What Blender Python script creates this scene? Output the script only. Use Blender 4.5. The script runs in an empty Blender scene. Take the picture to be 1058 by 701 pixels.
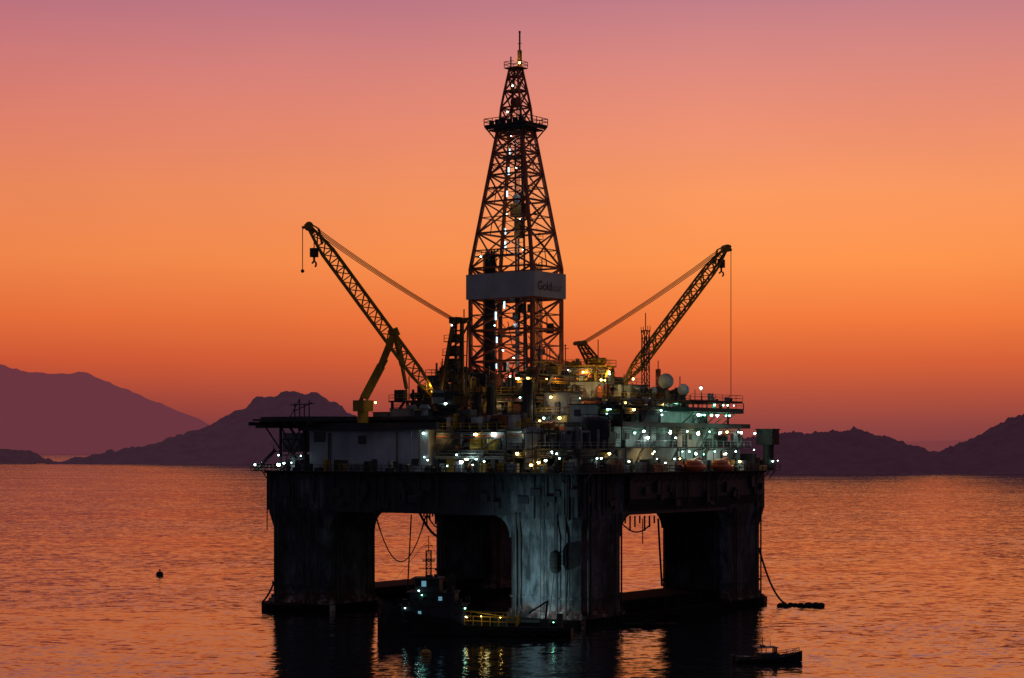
import bpy, math, random, bmesh
from mathutils import Vector, Matrix, noise

scn = bpy.context.scene
F = 2000.0; HZ = 465.0; CX = 529.0; CAMZ = 30.0
C0 = (1.4, 373.0)
ANG = math.radians(-36)
CA, SA = math.cos(ANG), math.sin(ANG)

def s2l(c):
    r = []
    for v in c:
        v = v/255.0
        r.append(v/12.92 if v <= 0.04045 else ((v+0.055)/1.055)**2.4)
    return (r[0], r[1], r[2], 1.0)

# ------------------------------------------------------------------ materials
def new_mat(name):
    m = bpy.data.materials.new(name); m.use_nodes = True
    nt = m.node_tree
    b = nt.nodes.get("Principled BSDF")
    return m, nt, b

def painted(name, base, rust=(0.07, 0.025, 0.012), amount=0.5, rough=0.6, metal=0.0, scale=0.35, grime=0.45, spec=0.5):
    m, nt, b = new_mat(name)
    N = nt.nodes.new; L = nt.links.new
    tc = N("ShaderNodeTexCoord")
    mp = N("ShaderNodeMapping"); mp.inputs["Scale"].default_value = (1.0, 1.0, 0.14)
    L(tc.outputs["Object"], mp.inputs["Vector"])
    n1 = N("ShaderNodeTexNoise"); n1.inputs["Scale"].default_value = scale*3; n1.inputs["Detail"].default_value = 8
    n1.inputs["Roughness"].default_value = 0.65
    L(mp.outputs[0], n1.inputs["Vector"])
    n2 = N("ShaderNodeTexNoise"); n2.inputs["Scale"].default_value = scale; n2.inputs["Detail"].default_value = 6
    L(tc.outputs["Object"], n2.inputs["Vector"])
    r1 = N("ShaderNodeValToRGB"); r1.color_ramp.elements[0].position = 0.5; r1.color_ramp.elements[1].position = 0.72
    L(n1.outputs["Fac"], r1.inputs[0])
    mul = N("ShaderNodeMath"); mul.operation = 'MULTIPLY'; mul.inputs[1].default_value = amount
    L(r1.outputs[0], mul.inputs[0])
    mix = N("ShaderNodeMix"); mix.data_type = 'RGBA'
    mix.inputs[6].default_value = (*base, 1); mix.inputs[7].default_value = (*rust, 1)
    L(mul.outputs[0], mix.inputs[0])
    mr = N("ShaderNodeMapRange"); mr.inputs[1].default_value = 0.3; mr.inputs[2].default_value = 0.7
    mr.inputs[3].default_value = 1.0-grime; mr.inputs[4].default_value = 1.1
    L(n2.outputs["Fac"], mr.inputs[0])
    vm = N("ShaderNodeVectorMath"); vm.operation = 'SCALE'
    L(mix.outputs[2], vm.inputs[0]); L(mr.outputs[0], vm.inputs["Scale"])
    L(vm.outputs[0], b.inputs["Base Color"])
    b.inputs["Roughness"].default_value = rough
    b.inputs["Metallic"].default_value = metal
    b.inputs["Specular IOR Level"].default_value = spec
    return m

def emis(name, col, st):
    m, nt, b = new_mat(name)
    b.inputs["Base Color"].default_value = (0.2, 0.2, 0.2, 1)
    b.inputs["Emission Color"].default_value = (*col, 1)
    b.inputs["Emission Strength"].default_value = st
    return m

M_hull = painted("hull_paint", (0.032, 0.036, 0.044), amount=0.5, scale=0.2)
M_wet = painted("pontoon_antifouling", (0.012, 0.012, 0.013), amount=0.5, scale=0.3, rough=0.95, spec=0.1)
M_dark = painted("dark_steel", (0.045, 0.043, 0.045), amount=0.5)
M_black = painted("black_steel", (0.015, 0.015, 0.017), amount=0.3)
M_grey = painted("grey_paint", (0.26, 0.27, 0.29), amount=0.35)
M_white = painted("white_paint", (0.56, 0.60, 0.60), amount=0.35, grime=0.45)
M_house = painted("deckhouse_paint", (0.50, 0.52, 0.60), amount=0.25, scale=0.12)
M_yellow = painted("yellow_paint", (0.55, 0.30, 0.02), amount=0.4)
M_dull = painted("dull_yellow_paint", (0.22, 0.11, 0.02), amount=0.6)
M_rail = painted("bright_yellow_paint", (0.75, 0.48, 0.03), amount=0.1)
M_red = painted("red_oxide_paint", (0.48, 0.12, 0.05), amount=0.3)
M_green = painted("green_deck_paint", (0.05, 0.16, 0.11), amount=0.3)
M_orange = painted("orange_gelcoat", (0.75, 0.13, 0.02), amount=0.1, rough=0.35)
M_sign = painted("sign_grey_paint", (0.50, 0.50, 0.53), amount=0.10, grime=0.2)
M_rope = painted("wire_rope", (0.03, 0.028, 0.03), amount=0.2)
M_rubber = painted("rubber", (0.012, 0.012, 0.012), amount=0.0, rough=0.9)
M_super = painted("boat_superstructure_paint", (0.045, 0.05, 0.06), amount=0.3)
M_text, _nt, _b = new_mat("lettering_paint"); _b.inputs["Base Color"].default_value = (0.012, 0.012, 0.03, 1)
M_text2, _nt, _b = new_mat("faded_lettering_paint"); _b.inputs["Base Color"].default_value = (0.24, 0.24, 0.28, 1)
M_glass, _nt, _b = new_mat("dark_glass"); _b.inputs["Base Color"].default_value = (0.01, 0.012, 0.015, 1); _b.inputs["Roughness"].default_value = 0.08
M_litglass = emis("lit_window_glass", (0.30, 0.75, 1.0), 0.35)

def column_mat():
    m, nt, b = new_mat("column_paint")
    N = nt.nodes.new; L = nt.links.new
    tc = N("ShaderNodeTexCoord"); sep = N("ShaderNodeSeparateXYZ"); L(tc.outputs["Object"], sep.inputs[0])
    mp = N("ShaderNodeMapping"); mp.inputs["Scale"].default_value = (1, 1, 0.25); L(tc.outputs["Object"], mp.inputs["Vector"])
    st = N("ShaderNodeTexNoise"); st.inputs["Scale"].default_value = 0.65; st.inputs["Detail"].default_value = 12; st.inputs["Roughness"].default_value = 0.78
    st.inputs["Distortion"].default_value = 0.5
    L(mp.outputs[0], st.inputs["Vector"])
    bl = N("ShaderNodeTexNoise"); bl.inputs["Scale"].default_value = 0.5; bl.inputs["Detail"].default_value = 10; bl.inputs["Roughness"].default_value = 0.72
    L(tc.outputs["Object"], bl.inputs["Vector"])
    r = N("ShaderNodeValToRGB"); L(st.outputs["Fac"], r.inputs[0])
    cr = r.color_ramp
    cr.elements[0].position = 0.40; cr.elements[0].color = (0.012, 0.014, 0.018, 1)
    cr.elements[1].position = 0.68; cr.elements[1].color = (0.24, 0.26, 0.28, 1)
    e = cr.elements.new(0.48); e.color = (0.055, 0.063, 0.072, 1)
    e = cr.elements.new(0.56); e.color = (0.10, 0.115, 0.13, 1)
    e = cr.elements.new(0.60); e.color = (0.11, 0.07, 0.05, 1)
    r2 = N("ShaderNodeValToRGB"); L(bl.outputs["Fac"], r2.inputs[0])
    cr = r2.color_ramp
    cr.elements[0].position = 0.42; cr.elements[0].color = (0.012, 0.014, 0.012, 1)
    cr.elements[1].position = 0.60; cr.elements[1].color = (0.42, 0.36, 0.34, 1)
    e = cr.elements.new(0.5); e.color = (0.16, 0.05, 0.04, 1)
    ad = N("ShaderNodeMath"); ad.operation = 'MULTIPLY_ADD'; ad.inputs[1].default_value = 8.0
    L(bl.outputs["Fac"], ad.inputs[0]); L(sep.outputs["Z"], ad.inputs[2])
    mr = N("ShaderNodeMapRange"); mr.inputs[1].default_value = 8.2; mr.inputs[2].default_value = 6.4; mr.inputs[3].default_value = 0; mr.inputs[4].default_value = 1
    L(ad.outputs[0], mr.inputs[0])
    mx = N("ShaderNodeMix"); mx.data_type = 'RGBA'; L(mr.outputs[0], mx.inputs[0]); L(r.outputs[0], mx.inputs[6]); L(r2.outputs[0], mx.inputs[7])
    b3 = N("ShaderNodeTexNoise"); b3.inputs["Scale"].default_value = 0.2; b3.inputs["Detail"].default_value = 5
    L(tc.outputs["Object"], b3.inputs["Vector"])
    pt = N("ShaderNodeMapRange"); pt.inputs[1].default_value = 0.40; pt.inputs[2].default_value = 0.60; pt.inputs[3].default_value = 0.4; pt.inputs[4].default_value = 1.3
    L(b3.outputs["Fac"], pt.inputs[0])
    vm = N("ShaderNodeVectorMath"); vm.operation = 'SCALE'; L(mx.outputs[2], vm.inputs[0]); L(pt.outputs[0], vm.inputs["Scale"])
    L(vm.outputs[0], b.inputs["Base Color"]); b.inputs["Roughness"].default_value = 0.75
    return m
M_col = column_mat()

# ------------------------------------------------------------------ mesh builder
class MB:
    def __init__(s): s.v = []; s.f = []; s.m = []
    def face(s, idx, m): s.f.append(idx); s.m.append(m)
    def box(s, a, b, m=0):
        x0, x1 = sorted((a[0], b[0])); y0, y1 = sorted((a[1], b[1])); z0, z1 = sorted((a[2], b[2]))
        o = len(s.v)
        s.v += [(x0,y0,z0),(x1,y0,z0),(x1,y1,z0),(x0,y1,z0),(x0,y0,z1),(x1,y0,z1),(x1,y1,z1),(x0,y1,z1)]
        for q in ((0,3,2,1),(4,5,6,7),(0,1,5,4),(1,2,6,5),(2,3,7,6),(3,0,4,7)):
            s.face(tuple(o+i for i in q), m)
    def beam(s, p, q, w=0.3, m=0, h=None):
        p = Vector(p); q = Vector(q); d = q-p
        if d.length < 1e-4: return
        d.normalize()
        up = Vector((0, 0, 1)) if abs(d.z) < 0.95 else Vector((0, 1, 0))
        a = d.cross(up).normalized(); b = a.cross(d).normalized()
        a = a*w/2; b = b*(h or w)/2
        o = len(s.v)
        for e in (p, q):
            for sa, sb in ((-1,-1),(1,-1),(1,1),(-1,1)):
                s.v.append(tuple(e+a*sa+b*sb))
        for f in ((0,1,2,3),(7,6,5,4),(0,4,5,1),(1,5,6,2),(2,6,7,3),(3,7,4,0)):
            s.face(tuple(o+i for i in f), m)
    def cyl(s, p, q, r, m=0, n=14, r2=None):
        p = Vector(p); q = Vector(q); d = (q-p).normalized(); r2 = r if r2 is None else r2
        up = Vector((0, 0, 1)) if abs(d.z) < 0.95 else Vector((0, 1, 0))
        a = d.cross(up).normalized(); b = a.cross(d).normalized()
        o = len(s.v)
        for e, rr in ((p, r), (q, r2)):
            for i in range(n):
                t = 2*math.pi*i/n
                s.v.append(tuple(e+a*math.cos(t)*rr+b*math.sin(t)*rr))
        for i in range(n):
            j = (i+1) % n
            s.face((o+i, o+j, o+n+j, o+n+i), m)
        s.face(tuple(o+i for i in range(n-1, -1, -1)), m)
        s.face(tuple(o+n+i for i in range(n)), m)
    def ball(s, c, r, m=0, n=14, sc=(1, 1, 1)):
        o = len(s.v); k = n//2
        for j in range(k+1):
            ph = math.pi*j/k
            for i in range(n):
                t = 2*math.pi*i/n
                s.v.append((c[0]+r*sc[0]*math.sin(ph)*math.cos(t), c[1]+r*sc[1]*math.sin(ph)*math.sin(t), c[2]+r*sc[2]*math.cos(ph)))
        for j in range(k):
            for i in range(n):
                i2 = (i+1) % n
                s.face((o+j*n+i, o+(j+1)*n+i, o+(j+1)*n+i2, o+j*n+i2), m)
    def prism(s, pts, z0, z1, m=0):
        n = len(pts); o = len(s.v)
        for z in (z0, z1):
            for p in pts: s.v.append((p[0], p[1], z))
        for i in range(n):
            j = (i+1) % n
            s.face((o+i, o+j, o+n+j, o+n+i), m)
        s.face(tuple(o+i for i in range(n-1, -1, -1)), m)
        s.face(tuple(o+n+i for i in range(n)), m)
    def extr(s, A, B, m=0):
        n = len(A); o = len(s.v)
        s.v += [tuple(p) for p in A]+[tuple(p) for p in B]
        for i in range(n):
            j = (i+1) % n
            s.face((o+i, o+j, o+n+j, o+n+i), m)
        s.face(tuple(o+i for i in range(n-1, -1, -1)), m)
        s.face(tuple(o+n+i for i in range(n)), m)
    def rail(s, pts, m=0, h=1.1, w=0.09, step=1.8, closed=False):
        pts = [Vector(p) for p in pts]
        if closed: pts = pts+[pts[0]]
        for a, b in zip(pts[:-1], pts[1:]):
            L = (b-a).length; n = max(1, int(L/step))
            for i in range(n+1):
                p = a.lerp(b, i/n); s.beam(p, p+Vector((0, 0, h)), w, m)
            for k in (0.5, 1.0):
                s.beam(a+Vector((0, 0, h*k)), b+Vector((0, 0, h*k)), w, m)
    def cable(s, a, b, sag, w=0.12, m=0, n=12):
        a = Vector(a); b = Vector(b); pr = None
        for i in range(n+1):
            t = i/n; p = a.lerp(b, t); p.z -= sag*4*t*(1-t)
            if pr is not None: s.beam(pr, p, w, m)
            pr = p
    def lattice(s, A, B, w, h, n, m=0, tb=0.16, tc=0.26, taper=0.12):
        A = Vector(A); B = Vector(B); d = (B-A).normalized()
        side = d.cross(Vector((0, 0, 1))).normalized(); up = side.cross(d).normalized()
        rings = []
        for i in range(n+1):
            t = i/n; k = min(1.0, 0.25+0.75*min(t, 1-t)/taper) if taper > 0 else 1
            c = A.lerp(B, t)
            rings.append([c+side*(sx*w/2*k)+up*(sy*h/2*k) for sx, sy in ((-1,-1),(1,-1),(1,1),(-1,1))])
        for i in range(n):
            r0, r1 = rings[i], rings[i+1]
            for k in range(4):
                s.beam(r0[k], r1[k], tc, m)
                k2 = (k+1) % 4
                s.beam(r0[k], r0[k2], tb, m)
                if i % 2 == 0: s.beam(r0[k], r1[k2], tb, m)
                else: s.beam(r0[k2], r1[k], tb, m)
        for k in range(4): s.beam(rings[-1][k], rings[-1][(k+1) % 4], tb, m)
    def obj(s, name, mats, parent=None, smooth=False):
        me = bpy.data.meshes.new(name); me.from_pydata(s.v, [], s.f)
        for mt in mats: me.materials.append(mt)
        me.polygons.foreach_set("material_index", s.m)
        if smooth: me.polygons.foreach_set("use_smooth", [True]*len(s.f))
        me.update()
        ob = bpy.data.objects.new(name, me); scn.collection.objects.link(ob)
        if parent: ob.parent = parent
        return ob

def empty(name, loc, rotz=0, label=None, cat=None):
    e = bpy.data.objects.new(name, None); scn.collection.objects.link(e)
    e.location = loc; e.rotation_euler = (0, 0, rotz)
    if label: e["label"] = label
    if cat: e["category"] = cat
    return e

def w2l(x, y, z):
    dx, dy = x-C0[0], y-C0[1]
    return Vector((dx*CA+dy*SA, -dx*SA+dy*CA, z))
def loc(px, py, d):
    return w2l((px-CX)*d/F, d, CAMZ+(HZ-py)*d/F)
def wp(px, py, d):
    return Vector(((px-CX)*d/F, d, CAMZ+(HZ-py)*d/F))

rig = empty("oil_rig", (C0[0], C0[1], 0), ANG,
            "dark semi-submersible drilling rig with tall derrick and floodlit decks", "oil rig")
MATS = [M_dark, M_grey, M_yellow, M_red, M_white, M_green, M_black]
DK, GR, YE, RE, WH, GN, BK = range(7)

# ------------------------------------------------------------------ lamps
def lamp_mesh(name, col, st, r, tube=0):
    mb = MB()
    if tube:
        mb.box((-r*1.3, -r*.2, -tube/2-.1), (r*1.3, r*1.2, tube/2+.1), 0)
        mb.box((-r, -r*1.4, -tube/2), (r, -r*.21, tube/2), 1)
    else:
        mb.box((-r*1.1, -r*1.1, r*0.55), (r*1.1, r*1.1, r*1.4), 0)
        mb.ball((0, 0, 0), r, 1, n=8)
    me = bpy.data.meshes.new(name); me.from_pydata(mb.v, [], mb.f)
    me.materials.append(M_dark); me.materials.append(emis(name+"_glow", col, st))
    me.polygons.foreach_set("material_index", mb.m); me.update()
    return me
LM = {
 'w': lamp_mesh("white_lamp", (0.62, 1.0, 0.84), 18, 0.21),
 'W': lamp_mesh("white_floodlight", (0.82, 1.0, 0.95), 30, 0.33),
 'g': lamp_mesh("green_lamp", (0.22, 1.0, 0.58), 14, 0.23),
 'y': lamp_mesh("yellow_lamp", (1.0, 0.62, 0.14), 26, 0.23),
 'c': lamp_mesh("derrick_lamp", (0.45, 0.82, 1.0), 3.2, 0.12, 1.3),
 'k': lamp_mesh("small_lamp", (0.55, 0.95, 0.85), 12, 0.15),
}
LN = {'w': "deck_lamp", 'W': "floodlight", 'g': "green_lamp", 'y': "sodium_lamp", 'c': "derrick_lamp", 'k': "bulkhead_lamp"}
LR = random.Random(321)
def lamp(p, kind, parent, sc=None):
    o = bpy.data.objects.new(LN[kind], LM[kind]); scn.collection.objects.link(o)
    o.parent = parent; o.location = p
    s = sc or (LR.uniform(.6, 1.2) if kind != 'c' else LR.uniform(.7, 1.2)); o.scale = (s, s, s); return o
def glow(p, e, col, parent):
    ld = bpy.data.lights.new("lamp_light", 'POINT'); ld.energy = e; ld.color = col; ld.shadow_soft_size = .3
    o = bpy.data.objects.new("lamp_light", ld); scn.collection.objects.link(o); o.parent = parent; o.location = p
GWc = (.72, 1.0, .84); YWc = (1.0, .62, .20); TLc = (.35, 1.0, .68)

# ------------------------------------------------------------------ hull, columns, pontoons
HU, HV = 35.6, 32.6
mb = MB()
mb.box((-HU, -HV, 18.6), (HU, HV, 26.0), 0)
R = random.Random(17)
for i in range(-11, 12):
    u = i*3.1+R.uniform(-.8, .8)
    if R.random() < .5: mb.box((u-0.08, -HV-0.14, 19.0+R.uniform(0, 2)), (u+0.08, -HV+0.02, 25.4), 0)
for i in range(-10, 11):
    v = i*3.1+R.uniform(-.8, .8)
    if R.random() < .5: mb.box((HU-0.02, v-0.08, 19.0+R.uniform(0, 2)), (HU+0.14, v+0.08, 25.4), 0)
for z in (25.6,):
    mb.box((-HU-0.35, -HV-0.35, z), (HU+0.35, -HV+0.01, z+0.32), 0)
    mb.box((HU-0.01, -HV-0.35, z), (HU+0.35, HV+0.35, z+0.32), 0)
    mb.box((-HU-0.35, -HV-0.35, z), (-HU+0.01, HV+0.35, z+0.32), 0)
# outer sponsons that step in at the lower ends
mb.box((-HU-1.1, -30, 21.2), (-HU, 30, 25.59), 0); mb.box((HU, -18, 21.4), (HU+1.2, 30, 25.59), 0)
mb.extr([(-HU-1.1, -30, 21.2), (-HU, -30, 21.2), (-HU, -30, 19.4)], [(-HU-1.1, 30, 21.2), (-HU, 30, 21.2), (-HU, 30, 19.4)], 0)
mb.extr([(HU+1.2, -18, 21.4), (HU, -18, 21.4), (HU, -18, 19.2)], [(HU+1.2, 30, 21.4), (HU, 30, 21.4), (HU, 30, 19.2)], 0)
for i in range(60):
    u = R.uniform(-HU+1, HU-1); z = R.uniform(19, 23); h = R.uniform(.8, 2.5)
    if R.random() < .6: mb.box((u, -HV-R.uniform(.2, .9), z), (u+R.uniform(.4, 2.4), -HV, z+h), 0)
    else: mb.cyl((u, -HV-.5, R.uniform(18, 21)), (u, -HV-.5, 25.5), R.uniform(.1, .25), 0, n=7)
for i in range(40):
    v = R.uniform(-HV+1, -18) if i < 16 else R.uniform(-18, 30); z = R.uniform(19, 23); h = R.uniform(.8, 2.5); x = HU if v < -18 else HU+1.2
    if R.random() < .6: mb.box((x-.1, v, z), (x+R.uniform(.2, .7), v+R.uniform(.4, 1.8), z+h), 0)
    else: mb.cyl((x+.4, v, R.uniform(18, 21)), (x+.4, v, 25.5), R.uniform(.1, .25), 0, n=7)
hull = mb.obj("hull_deck", [M_hull], rig)
mb = MB()
G = 1.6
mb.box((-HU-G, -HV-G, 25.95), (HU+G, -HV-0.36, 26.12), 0)
mb.box((HU+0.36, -HV-G+0.01, 25.95), (HU+G+1.0, HV+G, 26.12), 0)
mb.box((-HU-G, -HV-0.36, 25.95), (-HU-0.36, HV, 26.12), 0)
mb.rail([(-HU-G, HV, 26.1), (-HU-G, -HV-G, 26.1), (HU+G+1, -HV-G, 26.1), (HU+G+1, HV+G, 26.1)], 0, w=0.1)
for i in range(-16, 17):
    u = i*2.2
    mb.beam((u, -HV-G, 25.95), (u, -HV-0.2, 24.4), 0.14)
for i in range(-14, 15):
    v = i*2.3
    mb.beam((HU+G+0.9, v, 25.95), (HU+1.2, v, 24.3), 0.14)
R = random.Random(5)
for i in range(80):
    if R.random() < 0.6:
        u = R.uniform(-HU, HU); l = R.uniform(0.3, 2.0); h = R.uniform(0.5, 2.2)
        mb.box((u, -HV-G+0.3, 26.12), (u+l, -HV-0.5, 26.12+h), R.choice([0, 0, 1, 2]))
    else:
        v = R.uniform(-HV, HV); l = R.uniform(0.3, 2.0); h = R.uniform(0.5, 2.2)
        mb.box((HU+0.5, v, 26.12), (HU+G+0.4, v+l, 26.12+h), R.choice([0, 0, 1, 3]))
gal = mb.obj("deck_edge_gallery", [M_dark, M_grey, M_yellow, M_red], rig)
for p, k in (((4.5, -34, 28.2), 'w'), ((9, -34.1, 27.2), 'w'), ((12, -34, 27.9), 'W'), ((14.5, -34, 27.4), 'k'), ((17, -34, 28), 'k'), ((27, -34, 27.4), 'y'), ((30, -34, 28.2), 'w'), ((37.8, -20, 28), 'w'),
             ((37.8, -8, 27.7), 'k'), ((38.3, 18, 27.8), 'y'), ((38.3, 31, 27.8), 'w'), ((38.3, 33, 27.9), 'k')):
    lamp(p, k, gal)

def column(cu, cv):
    mb = MB(); s = 7.25
    ch = 1.2
    def oct_(k):
        a = s+k
        return [(cu-a+ch, cv-a),(cu+a-ch, cv-a),(cu+a, cv-a+ch),(cu+a, cv+a-ch),(cu+a-ch, cv+a),(cu-a+ch, cv+a),(cu-a, cv+a-ch),(cu-a, cv-a+ch)]
    mb.prism(oct_(0), -12, 18.61, 0)
    mb.prism(oct_(0.62), 18.2, 25.5, 0)
    # flare from shaft to upper block
    lo = oct_(0.01); hi = oct_(0.62); o = len(mb.v)
    for p in lo: mb.v.append((p[0], p[1], 15.4))
    for p in hi: mb.v.append((p[0], p[1], 18.2))
    for i in range(8):
        j = (i+1) % 8; mb.face((o+i, o+j, o+8+j, o+8+i), 0)
    mb.prism(oct_(0.25), 4.6, 4.95, 0)
    iu = -1 if cu > 0 else 1; iv = -1 if cv > 0 else 1
    rr = 3.8; prof = [(-.3, 18.65), (-.3, 18.65-rr)]
    for k in range(9):
        t = k/8*math.pi/2; prof.append((rr-rr*math.cos(t), 18.65-rr+rr*math.sin(t)))
    A = [(cu+iu*(s+x), cv-s+.6, z) for x, z in prof]; B = [(cu+iu*(s+x), cv+s-.6, z) for x, z in prof]
    mb.extr(A, B, 0)
    A = [(cu-s+.6, cv+iv*(s+x), z) for x, z in prof]; B = [(cu+s-.6, cv+iv*(s+x), z) for x, z in prof]
    mb.extr(A, B, 0)
    for z0, k0 in ((2.6, .35), (1.9, .7), (1.2, 1.1)):
        mb.prism(oct_(k0), -3, z0, 0)
    for k in (-5.0, -4.2, 3.6, 5.4):
        mb.cyl((cu+k, cv-s-0.75, -3), (cu+k, cv-s-0.75, 19), 0.16, 1, n=8)
        mb.cyl((cu+s+0.75, cv+k, -3), (cu+s+0.75, cv+k, 19), 0.16, 1, n=8)
    for z in range(0, 38):
        mb.beam((cu+0.2, cv-s-0.7, z*0.5), (cu+0.9, cv-s-0.7, z*0.5), 0.06, 1)
    mb.beam((cu+0.2, cv-s-0.7, 0), (cu+0.2, cv-s-0.7, 25), 0.1, 1); mb.beam((cu+0.9, cv-s-0.7, 0), (cu+0.9, cv-s-0.7, 25), 0.1, 1)
    return mb.obj("column", [M_col, M_dark], rig)
for cu, cv in ((-28, -25), (28, -25), (28, 25), (-28, 25)):
    column(cu, cv)
for cu in (-28, 28):
    mb = MB()
    w = 8.6; pts = []
    for k in range(9):
        t = math.pi*(k/8); pts.append((cu+w*math.cos(t), 30+8*math.sin(t)))
    for k in range(9):
        t = math.pi+math.pi*(k/8); pts.append((cu+w*math.cos(t), -30+8*math.sin(t)))
    ptop = 1.3
    mb.prism(pts, -9, ptop, 0)
    mb.box((cu-5.5, -18, ptop-.01), (cu+5.5, 18, 3.4), 0)
    for i in range(9):
        mb.cyl((cu+6.5, -14+i*3.4, ptop-.1), (cu+6.5, -14+i*3.4, ptop+.7), 0.25, 0, n=8)
    mb.obj("pontoon", [M_wet], rig)
for v, z in ((25, 0.2), (-25, -1.8)):
    mb = MB(); mb.cyl((-28, v, z), (28, v, z), 1.2, 0); mb.obj("transverse_brace", [M_wet], rig)

# ------------------------------------------------------------------ under-deck hoses and lines
def hose(a, b, sag, w, n=12):
    mb = MB(); mb.cable(a, b, sag, w, n=n); mb.obj("hanging_hose", [M_rope], rig)
hose(loc(388, 532, 352), loc(440, 533, 352), 8.5, 0.2)
hose(loc(425, 532, 352), loc(421, 612, 352), -0.2, 0.18)
hose(loc(434, 531, 360), loc(462, 556, 362), 1.5, 0.4)
hose(loc(441, 531, 362), loc(460, 545, 362), 1.2, 0.25)
hose(loc(664, 536, 356), loc(664, 562, 356), 0, 0.14)
hose(loc(680, 536, 360), loc(684, 606, 360), 0.5, 0.28)
hose(loc(642, 540, 358), loc(672, 542, 358), 1.6, 0.25)
hose(loc(276, 500, 366), loc(276, 548, 366), 0.3, 0.14)
hose(loc(283, 602, 366), loc(271, 622, 362), 0.5, 0.25)
hose(loc(573, 488, 326), loc(573, 572, 326), 0, 0.18)
hose(loc(573, 586, 326), loc(567, 640, 326), 0.1, 0.14)
mb = MB(); mb.beam(loc(572, 487, 333), loc(572, 487, 325.5), .4, 0); mb.obj("lifting_beam", [M_dark], rig)
for (px0, py0, d, cnt, st) in ((438, 528, 362, 7, 3), (646, 535, 358, 7, 5)):
    for i in range(cnt):
        mb = MB(); mb.cyl(loc(px0+i*st, py0-2, d), loc(px0+i*st, py0+6+4*((i*5) % 3), d), 0.16, 0, n=8); mb.obj("drain_pipe", [M_dark], rig)
fb = empty("fender", (0, 0, 0), 0, "black rubber fender hanging on a wire beside the lit column", "fender")
mb = MB(); c = wp(574, 580, 326); fb.location = c
mb.cyl((0, 0, -1.2), (0, 0, .9), .95, 0, n=14); mb.ball((0, 0, .9), .95, 0); mb.ball((0, 0, -1.2), .95, 0)
for k in range(4):
    mb.cyl((0, 0, -1.2+k*0.6), (0, 0, -1.05+k*0.6), 1.06, 0, n=14)
mb.obj("fender_body", [M_rubber], fb)

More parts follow.
